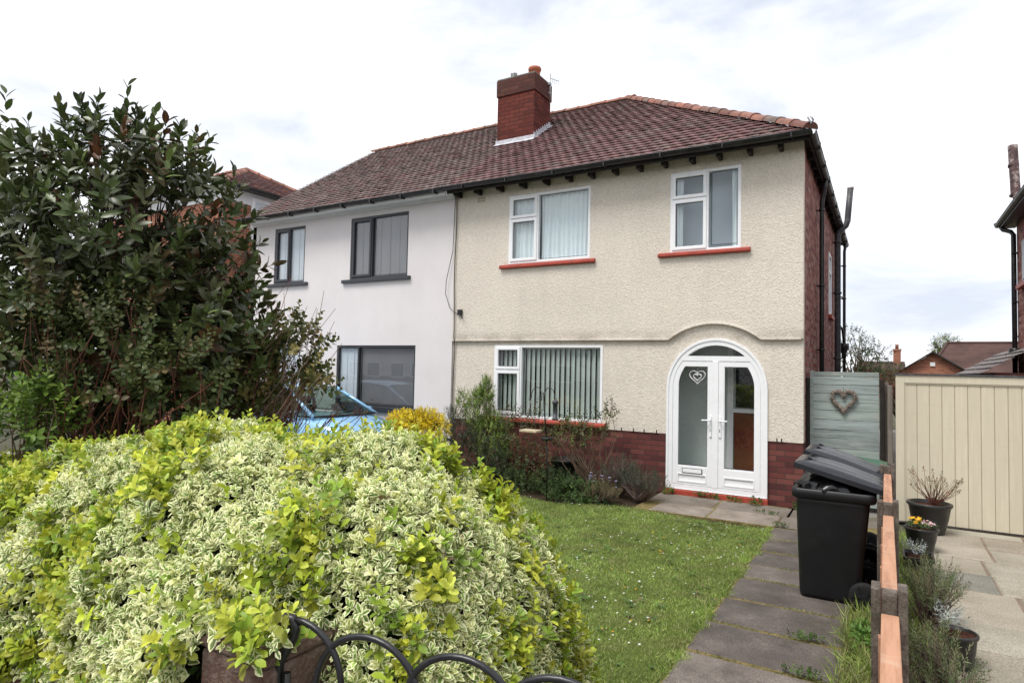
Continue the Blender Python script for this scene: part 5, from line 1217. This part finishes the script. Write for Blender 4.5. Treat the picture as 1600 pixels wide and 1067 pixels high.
def low_lav(label, c, r, k_, cols): 
    o = lavender(label, c, r, k_, cols, .3, 'lavender clumps in front of the brick base'); return o
low_lav('grey lavender clump under the plum brick wall left of the doors', (-2.38, -.70, .30), (.34, .25, .30), 190, [(.07, .075, .055), (.09, .10, .07), (.06, .07, .045), (.10, .07, .06)])
low_lav('rounded dark lavender clump beside the white double doors', (-1.98, -.88, .22), (.34, .28, .24), 210, [(.055, .07, .045), (.075, .085, .055), (.05, .06, .038)])
low_lav('dry brown tussock at the lawn edge before the lavender', (-2.42, -1.32, .12), (.28, .18, .15), 160, [(.16, .12, .07), (.2, .16, .09), (.12, .10, .05)])
# bird feeder pole
MT['feed'] = plain('feeder_black', (.016, .018, .016), .45, .4, 0, .2)
BP = thing('feeder_pole', 'slim black bird feeding pole with two curled hooks on the lawn', 'pole', (-3.06, -1.69, 0))
m = MB(); m.tube([(-3.06, -1.69, -.05), (-3.07, -1.69, .6), (-3.085, -1.69, .9)], .009, 8); m.tube([(-3.085, -1.69, .9), (-3.15, -1.69, 1.52)], .010, 8); m.build('shaft', MT['feed'], BP)
for sg in (1, -1):
    m = MB(); m.tube([(-3.15+sg*(.02), -1.69, 1.40), (-3.15+sg*.03, -1.69, 1.52), (-3.15+sg*.06, -1.69, 1.575), (-3.15+sg*.11, -1.69, 1.59), (-3.15+sg*.16, -1.69, 1.55), (-3.15+sg*.185, -1.69, 1.48), (-3.15+sg*.18, -1.69, 1.44), (-3.15+sg*.20, -1.69, 1.42), (-3.15+sg*.215, -1.69, 1.45)], .006, 6); m.build('hook', MT['feed'], BP)
m = MB(); m.lathe([(.0, 0), (.075, 0), (.09, .035), (.085, .035), (.07, .008), (0, .008)], (-3.08, -1.69, .86), 18, False); m.build('dish', MT['feed'], BP)
BFd = thing('bird_feeder', 'grey tube bird feeder hanging from the pole', 'feeder', (-2.96, -1.69, 1.2))
m = MB(); m.lathe([(.0, 0), (.04, 0), (.045, .02), (.034, .03), (.034, .22), (.045, .225), (.04, .26), (.012, .28), (0, .28)], (-2.955, -1.69, 1.145), 14, False); m.build('tube', MT['grey_pipe'], BFd)
m = MB(); m.tube([(-2.955, -1.69, 1.42), (-2.955, -1.69, 1.45)], .003, 4); m.build('hanger', MT['metal'], BFd)
HB = thing('hanging_tray', 'pale wooden bird tray hanging by wires from the feeding pole', 'tray', (-3.36, -1.69, .96))
m = MB(); m.box(-3.47, -3.20, -1.78, -1.60, .955, .985); m.build('board', plain('pale_wood', (.48, .40, .28), .8, .2, 0, .2, 10), HB, bev=.004)
m = MB()
for x, y in ((-3.46, -1.77), (-3.21, -1.77), (-3.46, -1.61), (-3.21, -1.61)): m.tube([(x, y, .985), (-3.345, -1.69, 1.40)], .0022, 4)
m.build('wires', MT['metal'], HB)
# wire heart on the door
dh = thing('wire_heart', 'silver wire heart hanging behind the left door pane', 'ornament', (-1.44, -.06, 1.66))
m = MB()
for sc_, of in ((1, 0), (.5, .05)):
    hp = heart_pts(-1.445, 1.665+of, .235*sc_, .20*sc_, 30)
    for ph in range(3): m.tube([(x+.005*math.sin(i*2+ph*2), DY+.054+.005*math.cos(i*2+ph), z+.005*math.cos(i*1.7+ph*2)) for i, (x, z) in enumerate(hp)], .004, 5, False)
m.build('wire', plain('silver_wire', (.9, .9, .9), .4, .5, 0, .05), dh)
m = MB(); m.tube([(-1.445, DY+.06, 1.83), (-1.445, DY+.06, 1.93)], .004, 5); m.build('ribbon', MT['upvc'], dh)

# ================================================================== BLUE CAR
MT['paint'] = plain('sky_blue_paint', (.25, .48, .74), .25, .5, 0, .03, 2, coat=.6)
MT['car_glass'] = glass_mat('car_glass', (.44, .55, .50), .7)
MT['trim'] = plain('car_trim', (.012, .012, .013), .5, .4)
MT['seat'] = plain('car_seat', (.03, .03, .033), .9, .2)
MT['lamp'] = plain('lamp_lens', (.6, .62, .64), .12, .6)
MT['alloy'] = plain('alloy', (.5, .5, .52), .3, .5, .8, .1)
CR = thing('parked_car', 'light blue hatchback parked sideways in front of the white house', 'car', (-8.3, -1.32, 0))
cx0 = -10.25; YC = -1.32
prof = [(0, .35, .62, .62), (.06, .28, .78, .72), (.30, .22, .90, .80), (.9, .20, .93, .835), (1.6, .2, .94, .845), (2.3, .2, .945, .845), (2.85, .2, .955, .83), (3.15, .2, .905, .80), (3.5, .22, .80, .74), (3.72, .26, .66, .64), (3.80, .34, .52, .52)]
m = MB(); rows = []
for x, zb, zt, hw in prof:
    P = []
    for (ky, kz) in ((-.80, 0), (-1, .12), (-1.0, .5), (-.985, .80), (-.90, .95), (-.60, 1.0), (0, 1.02), (.60, 1.0), (.90, .95), (.985, .80), (1.0, .5), (1, .12), (.80, 0)): P.append((cx0+x, YC+ky*hw, zb+kz*(zt-zb)))
    rows.append(P)
m.grid(rows, True, True, True); m.build('body', MT['paint'], CR)
# cabin: side outline in x,z at the belt and roof
roofx = [(0.10, .95, .66), (.22, 1.25, .60), (.55, 1.42, .575), (1.1, 1.475, .58), (1.7, 1.46, .58), (2.10, 1.40, .575)]
def cab(x, z, hw): return [(cx0+x, YC-hw, z), (cx0+x, YC-hw*.8, z+.028), (cx0+x, YC, z+.045), (cx0+x, YC+hw*.8, z+.028), (cx0+x, YC+hw, z)]
m = MB(); m.grid([cab(*q) for q in roofx[1:]], False, True); m.build('roof', MT['paint'], CR)
belt = lambda s: YC+s*.80
for s in (-1, 1):
    for pts, pm in (([(2.10, 1.40, .575), (2.95, .95, .755)], 'paint'), ([(.55, 1.42, .575), (.12, .95, .72)], 'paint'), ([(1.35, 1.45, .585), (1.30, .95, .79)], 'trim')):
        m = MB(); m.tube([(cx0+x, YC+s*h, z) for x, z, h in pts], .034, 8); m.build('pillar', MT[pm], CR)
    m = MB(); q = [(.62, 1.395, .585), (1.1, 1.445, .59), (1.7, 1.43, .59), (2.08, 1.375, .585)]; b = [(.22, .955, .765), (1.1, .955, .785), (2.0, .955, .785), (2.86, .955, .765)]
    m.grid([[(cx0+x, YC+s*h, z) for x, z, h in q], [(cx0+x, YC+s*h, z) for x, z, h in b]], False, False); m.build('side_window', MT['car_glass'], CR)
    m = MB(); m.tube([(cx0+x, YC+s*(h+.006), z) for x, z, h in b], .014, 6); m.tube([(cx0+x, YC+s*(h+.004), z+.006) for x, z, h in q], .012, 6); m.build('window_trim', MT['trim'], CR)
    m = MB(); c = Vector((cx0+2.62, YC+s*.90, 1.0)); m.grid([[c+Vector((.06*math.cos(a)*k_, .09*u*s, .065*math.sin(a)*k_)) for a in (2*math.pi*j/14 for j in range(14))] for u, k_ in ((-1, .5), (-.7, .9), (0, 1), (.7, .9), (1, .4))], True, True, True); m.build('wing_mirror', MT['paint'], CR)
    m = MB(); m.grid([[(cx0+3.55, YC+s*.70, .72), (cx0+3.55, YC+s*.45, .77)], [(cx0+3.74, YC+s*.63, .60), (cx0+3.76, YC+s*.42, .62)], [(cx0+3.78, YC+s*.60, .54), (cx0+3.79, YC+s*.42, .54)]], False, True); m.build('headlight', MT['lamp'], CR)
    for wx in (.68, 3.08):
        yc = YC+s*.75; m = MB(); rw = [[(cx0+wx+r_*math.cos(a), yc+d_, .29+r_*math.sin(a)) for a in (2*math.pi*j/30 for j in range(30))] for r_, d_ in ((.19, -.09), (.27, -.09), (.29, -.07), (.29, .07), (.27, .09), (.19, .09))]
        m.grid(rw, True, True, True); wl = m.build('wheel', MT['rubber'], CR)
        m = MB()
        for j in range(7):
            mt = Matrix.Translation((cx0+wx, yc+s*.085, .29)) @ Matrix.Rotation(2*math.pi*j/7, 4, 'Y'); m.box(.03, .185, -.01, .014, -.018, .018, mt)
        m.tube([(cx0+wx, yc+s*.07, .29), (cx0+wx, yc+s*.105, .29)], .05, 14); m.build('rim', MT['alloy'], wl)
m = MB(); m.grid([[(cx0+2.12+.015*(1-v*v), YC+v*.545, 1.395+.04*(1-v*v)) for v in np.linspace(-1, 1, 9)], [(cx0+2.55+.06*(1-v*v), YC+v*.64, 1.175+.02*(1-v*v)) for v in np.linspace(-1, 1, 9)], [(cx0+2.93+.09*(1-v*v), YC+v*.725, .965) for v in np.linspace(-1, 1, 9)]], False, True); m.build('windscreen', MT['car_glass'], CR)
m = MB(); m.tube([(cx0+2.95+.09*(1-v*v), YC+v*.74, .955) for v in np.linspace(-1, 1, 9)], .022, 6); m.tube([(cx0+2.98, YC-.3, .97), (cx0+2.85, YC+.25, 1.0)], .009, 5); m.build('wiper_cowl', MT['trim'], CR)
m = MB(); m.grid([[(cx0+.54, YC+v*.53, 1.41) for v in (-1, 0, 1)], [(cx0+.10, YC+v*.66, .97) for v in (-1, 0, 1)]], False, True); m.build('rear_window', MT['car_glass'], CR)
m = MB()
for x, y in ((1.75, -.36), (1.75, .36)): m.box(cx0+x-.25, cx0+x+.2, YC+y-.22, YC+y+.22, .45, .62); m.box(cx0+x-.3, cx0+x-.18, YC+y-.2, YC+y+.2, .6, 1.05); m.box(cx0+x-.27, cx0+x-.2, YC+y-.11, YC+y+.11, 1.07, 1.22)
m.build('seats', MT['seat'], CR, bev=.03)
m = MB(); m.box(cx0+2.4, cx0+2.86, YC-.68, YC+.68, .78, .945); m.build('dashboard', MT['seat'], CR, bev=.03)

# ================================================================== FAR HOUSES AND TREES
FH = thing('neighbour_house', 'far brick house with tiled hip roof past the left end of the white house', 'house', (-16, 2.4, 0))
m = MB(); m.box(-19, -13.5, .4, 4.4, 0, 6.0); m.build('wall', MT['orange_brick'], FH)
m = MB(); m.box(-19.02, -13.48, .38, 4.42, 6.0, 6.36); m.build('white_boarding', MT['fascia'], FH)
e = .28; Z0, Z1 = 6.38, 7.58; mb = MB()
pA, pB = Vector((-13.5+e, .4-e, Z0)), Vector((-13.5+e, 4.4+e, Z0)); ap = Vector((-15.45, 2.4, Z1)); a2 = Vector((-17.2, 2.4, Z1))
k_ = (Z1-Z0)/((ap.x-(pA.x))*-1); hl = (4.4+e-(.4-e))
tiles(mb, pA, (0, 1, 0), Vector((-1, 0, k_)).normalized(), Vector((k_, 0, 1)).normalized(), lambda s: (hl/2*s/((pA.x-ap.x)*math.sqrt(1+k_*k_)), hl-hl/2*s/((pA.x-ap.x)*math.sqrt(1+k_*k_))), (pA.x-ap.x)*math.sqrt(1+k_*k_), RED+ORG[:1], .11, .2)
mb.cur = (.2, .08, .07, 1); mb.face([(-19.2, .4-e, Z0), tuple(pA), tuple(ap), tuple(a2)]); mb.face([tuple(pB), (-19.2, 4.4+e, Z0), tuple(a2), tuple(ap)]); mb.face([tuple(pA-Vector((0, 0, .003))), tuple(pB-Vector((0, 0, .003))), tuple(ap-Vector((0, 0, .003)))])
fr = mb.build('roof', MT['tile'], FH)
mb = MB(); up3 = Vector((0, 0, .03))
for a_, b_ in ((pA, ap), (pB, ap), (a2, ap)): ridge_run(mb, a_+up3, b_+up3, (0, 0, 1), ORG, .11, .4)
mb.build('ridge', MT['ridge'], fr)
m = MB(); gutter(m, [(-13.5+e+.05, y, Z0-.03) for y in (.1, 2, 4.7)]); m.box(-13.5, -13.5+e+.03, .2, 4.6, Z0-.06, Z0-.04); m.build('gutter', MT['black_pvc'], FH)
m = MB(); m.box(-13.495, -13.44, 1.15, 2.6, 5.1, 6.22); wn = m.build('window', MT['upvc'], FH, bev=.01)
m = MB(); m.box(-13.45, -13.43, 1.25, 2.5, 5.2, 6.12); m.build('pane', MT['pblind'], wn)

NH = thing('neighbour_house', 'red brick house at the right edge with black gutter and old vent pipe', 'house', (6, 3, 0))
m = MB(); m.box(3.3, 9.5, -.2, 6.72, 0, 5.02); m.build('wall', MT['side_brick'], NH)
mb = MB(); mb.cur = (.2, .08, .07, 1); mb.face([(3.08, -.5, 5.1), (3.08, 7.0, 5.1), (6.4, 3.4, 7.6), (6.4, 3.2, 7.6)]); mb.face([(3.08, 7.0, 5.1), (9.8, 7.0, 5.1), (6.4, 3.4, 7.6)]); mb.face([(9.8, -.5, 5.1), (3.08, -.5, 5.1), (6.4, 3.2, 7.6)]); mb.face([(9.8, 7, 5.1), (9.8, -.5, 5.1), (6.4, 3.2, 7.6), (6.4, 3.4, 7.6)]); mb.build('roof', MT['tile'], NH)
m = MB(); gutter(m, [(3.03, y, 5.07) for y in np.linspace(-.5, 7.05, 8)]); gutter(m, [(x, 7.05, 5.07) for x in (3.03, 6, 9.7)]); m.box(3.05, 3.32, -.4, 7.0, 4.98, 5.05); m.tube([(3.02, 7.08, 5.06), (3.0, 7.14, 5.12), (3.03, 7.16, 5.05)], .03, 6); m.build('gutter', MT['black_pvc'], NH)
m = MB(); m.tube([(3.06, 6.9, 5.02), (3.10, 6.85, 4.93), (3.2, 6.72, 4.86), (3.24, 6.66, 4.78), (3.24, 6.66, .2)], .045, 10); m.lathe([(.05, -.15), (.05, -.05), (.10, .03), (.11, .11), (.09, .11)], (3.24, 6.66, 2.35), 12)
for z in (4.4, 3.4, 2.7): m.box(3.20, 3.30, 6.60, 6.72, z-.012, z+.012)
m.build('downpipe', MT['black_pvc'], NH)
m = MB(); m.box(3.285, 3.32, 5.0, 6.12, 3.7, 4.55); wn = m.build('window', MT['grey_frame'], NH, bev=.006)
m = MB(); m.box(3.278, 3.284, 5.08, 6.03, 3.78, 4.46); m.build('pane', MT['pblind'], wn)
m = MB(); m.box(3.20, 3.3, 4.9, 6.22, 3.60, 3.68); m.build('sill', MT['sill_red'], wn, bev=.008)
m = MB(); m.tube([(3.32, 6.2, 5.0), (3.28, 6.22, 5.3), (3.285, 6.25, 5.42), (3.255, 6.45, 5.55), (3.235, 6.6, 6.6)], .085, 14); m.lathe([(.088, 0), (.12, .01), (.12, .05), (.088, .06)], (3.26, 6.4, 5.5), 14); m.lathe([(.095, 0), (.095, .06)], (3.238, 6.55, 6.15), 14)
m.build('vent_pipe', MT['old_pipe'], NH)

GS = thing('garage', 'low garage with brown corrugated tile roof behind the cream gate', 'garage', (3.2, 6.5, 0))
m = MB(); m.box(2.7, 3.27, 4.9, 9, 0, 1.95); m.build('wall', MT['side_brick'], GS)
m = MB()
tiles(m, (2.44, 4.55, 1.90), (0, 1, 0), Vector((1, 0, .62)).normalized(), Vector((-.62, 0, 1)).normalized(), lambda q: (0, 4.4), 1.0, [(.16, .14, .13), (.2, .18, .17), (.12, .105, .1)], .20, .22)
m.build('roof', MT['tile'], GS)
m = MB(); gutter(m, [(2.47, y, 1.90) for y in (4.55, 9)]); m.box(2.48, 3.4, 4.57, 4.6, 1.84, 1.90); m.build('gutter', MT['black_pvc'], GS)

BU = thing('bungalow', 'distant orange brick gable end with long brown roof beyond the gate', 'house', (8, 34, 0))
m = MB()
for ya, yb in ((30, 36),): m.poly2d([(1.45, 0), (4.75, 0), (4.75, 1.95), (3.1, 3.08), (1.45, 1.95)], [], 30, .1); m.box(1.46, 4.74, 30.1, 36, 0, 1.95); m.box(3.2, 16, 35, 41, 0, 2.1)
m.build('wall', MT['orange_brick'], BU)
m = MB(); m.box(2.98, 3.2, 29.95, 29.99, 2.40, 2.60); m.build('alarm_box', MT['fascia'], BU)
BR = plain('brown_roof', (.075, .043, .037), .85, .2, 0, .35, 1.2, .3, 30)
m = MB(); m.face([(1.25, 29.8, 1.83), (3.1, 29.8, 3.13), (3.1, 37, 3.13), (1.25, 37, 1.83)]); m.face([(3.1, 29.8, 3.13), (4.95, 29.8, 1.83), (4.95, 37, 1.83), (3.1, 37, 3.13)])
m.face([(3.0, 34.6, 1.95), (16, 34.6, 1.95), (14.4, 38, 3.95), (4.3, 38, 3.95)]); m.face([(3.0, 41.4, 1.95), (3.0, 34.6, 1.95), (4.3, 38, 3.95)]); m.face([(16, 41.4, 1.95), (3.0, 41.4, 1.95), (4.3, 38, 3.95), (14.4, 38, 3.95)]); rb = m.build('roof', BR, BU)
m = MB(); m.tube([(3.1, 29.75, 3.14), (4.98, 29.75, 1.82)], .06, 6); m.tube([(3.1, 29.75, 3.14), (1.22, 29.75, 1.82)], .04, 6); m.build('bargeboard', MT['dark_wood'], rb)
m = MB(); m.tube([(4.3, 38, 3.97), (14.4, 38, 3.97)], .08, 8); m.tube([(4.3, 38, 3.97), (3.0, 34.6, 1.97)], .08, 8); m.build('ridge', BR, rb)
DC = thing('distant_house', 'small far brick house with a chimney between the tree and the gable', 'house', (1.2, 52, 0))
m = MB(); m.box(-1, 2.2, 52, 57, 0, 2.4); m.build('wall', MT['orange_brick'], DC)
m = MB(); m.face([(-1.2, 51.8, 2.35), (2.4, 51.8, 2.35), (2.4, 54.5, 3.1), (-1.2, 54.5, 3.1)]); m.face([(2.4, 57.2, 2.35), (-1.2, 57.2, 2.35), (-1.2, 54.5, 3.1), (2.4, 54.5, 3.1)]); rf = m.build('roof', BR, DC)
m = MB(); m.box(1.55, 2.1, 53.6, 54.1, 2.6, 4.0); m.box(1.5, 2.15, 53.55, 54.15, 4.0, 4.15); m.lathe([(.13, 0), (.12, .3), (.14, .4)], (1.82, 53.85, 4.15), 10); m.build('chimney', MT['orange_brick'], rf)
def tree(name, label, x, y, blobs, cols, L, trunk_r, n, h0, hi=False, group=None, bark=None):
    T_ = thing(name, label, 'tree', (x, y, 0), group); Ps = []; As = []
    for c_, r_, k_ in blobs: p, dd = ball(k_, c_, r_, .35, -.9); Ps.append(p); As.append(norm(dd+RNG.normal(0, .4, p.shape)+np.array([0, 0, .3])))
    P = np.concatenate(Ps); A = np.concatenate(As); Q, D, N, sc, si = shoots(P, A, n, L*2.2, 85, 30, 1, .7, .4)
    leaves('crown', Q, D, N, L*sc, L*.55*sc, np.clip(pick(cols, len(P), .25)[si]*RNG.normal(1, .12, (len(Q), 1)), .004, 1), MT['leaf'], T_, hi)
    sg = [([(x, y, 0), (x+.05, y, h0*.5), (x, y, h0)], [trunk_r*1.2, trunk_r, trunk_r*.8])]
    sg += [(wobble((x, y, h0*random.uniform(.6, 1)), tuple(p), 6, .08), taper(trunk_r*.4, trunk_r*.05, 6)) for p in P[::max(1, len(P)//60)]]
    stems('trunk', sg, bark or MT['twig'], T_, 7); return T_
DG = [(.05, .075, .03), (.07, .10, .04), (.04, .06, .028), (.10, .12, .05)]
tree('garden_tree', 'loose green tree behind the side wall of the cream house', .15, 15.5, [((.0, 15.5, 2.5), (.55, .7, 1.0), 170), ((.5, 15.5, 2.6), (.4, .5, .55), 60), ((.85, 15.5, 2.45), (.35, .4, .45), 34), ((.2, 15.5, 1.6), (.8, .8, .6), 120), ((.9, 15.5, 1.7), (.4, .5, .35), 50)], DG, .085, .09, 8, 1.6)
tree('garden_tree', 'small spring green tree showing above the brown bungalow roof', 5.2, 52, [((5.15, 52, 4.5), (.95, .8, .65), 130), ((4.6, 52, 4.0), (.6, .6, .6), 50)], [(.13, .17, .05), (.17, .21, .07), (.10, .13, .04)], .15, .12, 8, 3.2)
tree('garden_tree', 'dull green bushes in front of the distant chimney', 1.0, 44, [((.6, 44, 2.3), (.9, .7, .7), 100), ((1.7, 44, 2.1), (.7, .7, .55), 80)], DG, .13, .1, 8, 1.6)
tree('red_shrub', 'russet leaved shrub leaning over the grey board fence', 1.25, 7.5, [((1.15, 7.5, 1.62), (.32, .5, .32), 150)], [(.20, .075, .045), (.26, .10, .06), (.14, .08, .04), (.16, .12, .05)], .05, .03, 8, 1.2)

# houses and hedge across the road: behind the viewer, mirrored in the panes
for x_, lb in ((-34.5, 'white house across the road mirrored in the windows of the white house'), (-21.5, 'white house across the road mirrored in the ground floor window of the cream house'), (-8.5, 'white house across the road mirrored in the arched double doors')):
    OH = thing('opposite_house', lb, 'house', (x_, -30, 0))
    m = MB(); m.box(x_-5.2, x_+5.2, -38, -30, 1.0, 5.0); m.build('wall', MT['white_wall'], OH); m = MB(); m.box(x_-5.2, x_+5.2, -38, -30.02, 0, .99); m.build('brick_base', MT['plinth'], OH)
    m = MB(); m.face([(x_-5.5, -29.7, 5), (x_+5.5, -29.7, 5), (x_+3, -34, 7.8), (x_-3, -34, 7.8)]); m.face([(x_+5.5, -38.3, 5), (x_-5.5, -38.3, 5), (x_-3, -34, 7.8), (x_+3, -34, 7.8)])
    for sg in (1, -1): m.face([(x_+sg*5.5, -29.7, 5), (x_+sg*5.5, -38.3, 5), (x_+sg*3, -34, 7.8)])
    m.build('roof', BR, OH)
    for wx in (-3.4, -1.3, 1.3, 3.4):
        for z_ in (.9, 3.4):
            m = MB(); m.box(x_+wx-.7, x_+wx+.7, -30, -29.95, z_, z_+1.2); wn = m.build('window', MT['upvc'], OH); m = MB(); m.box(x_+wx-.62, x_+wx+.62, -29.95, -29.93, z_+.08, z_+1.12); m.build('pane', MT['void'], wn)
tree('garden_tree', 'round tree across the road mirrored in the front windows', -3, -24, [((-3, -24, 3.6), (2.2, 1.8, 2.2), 500)], DG, .16, .14, 8, 2.5)
tree('garden_tree', 'tall tree across the road mirrored in the door panes', 9, -24, [((9, -24, 4.2), (2.5, 2, 2.8), 500)], DG, .16, .14, 8, 2.5)
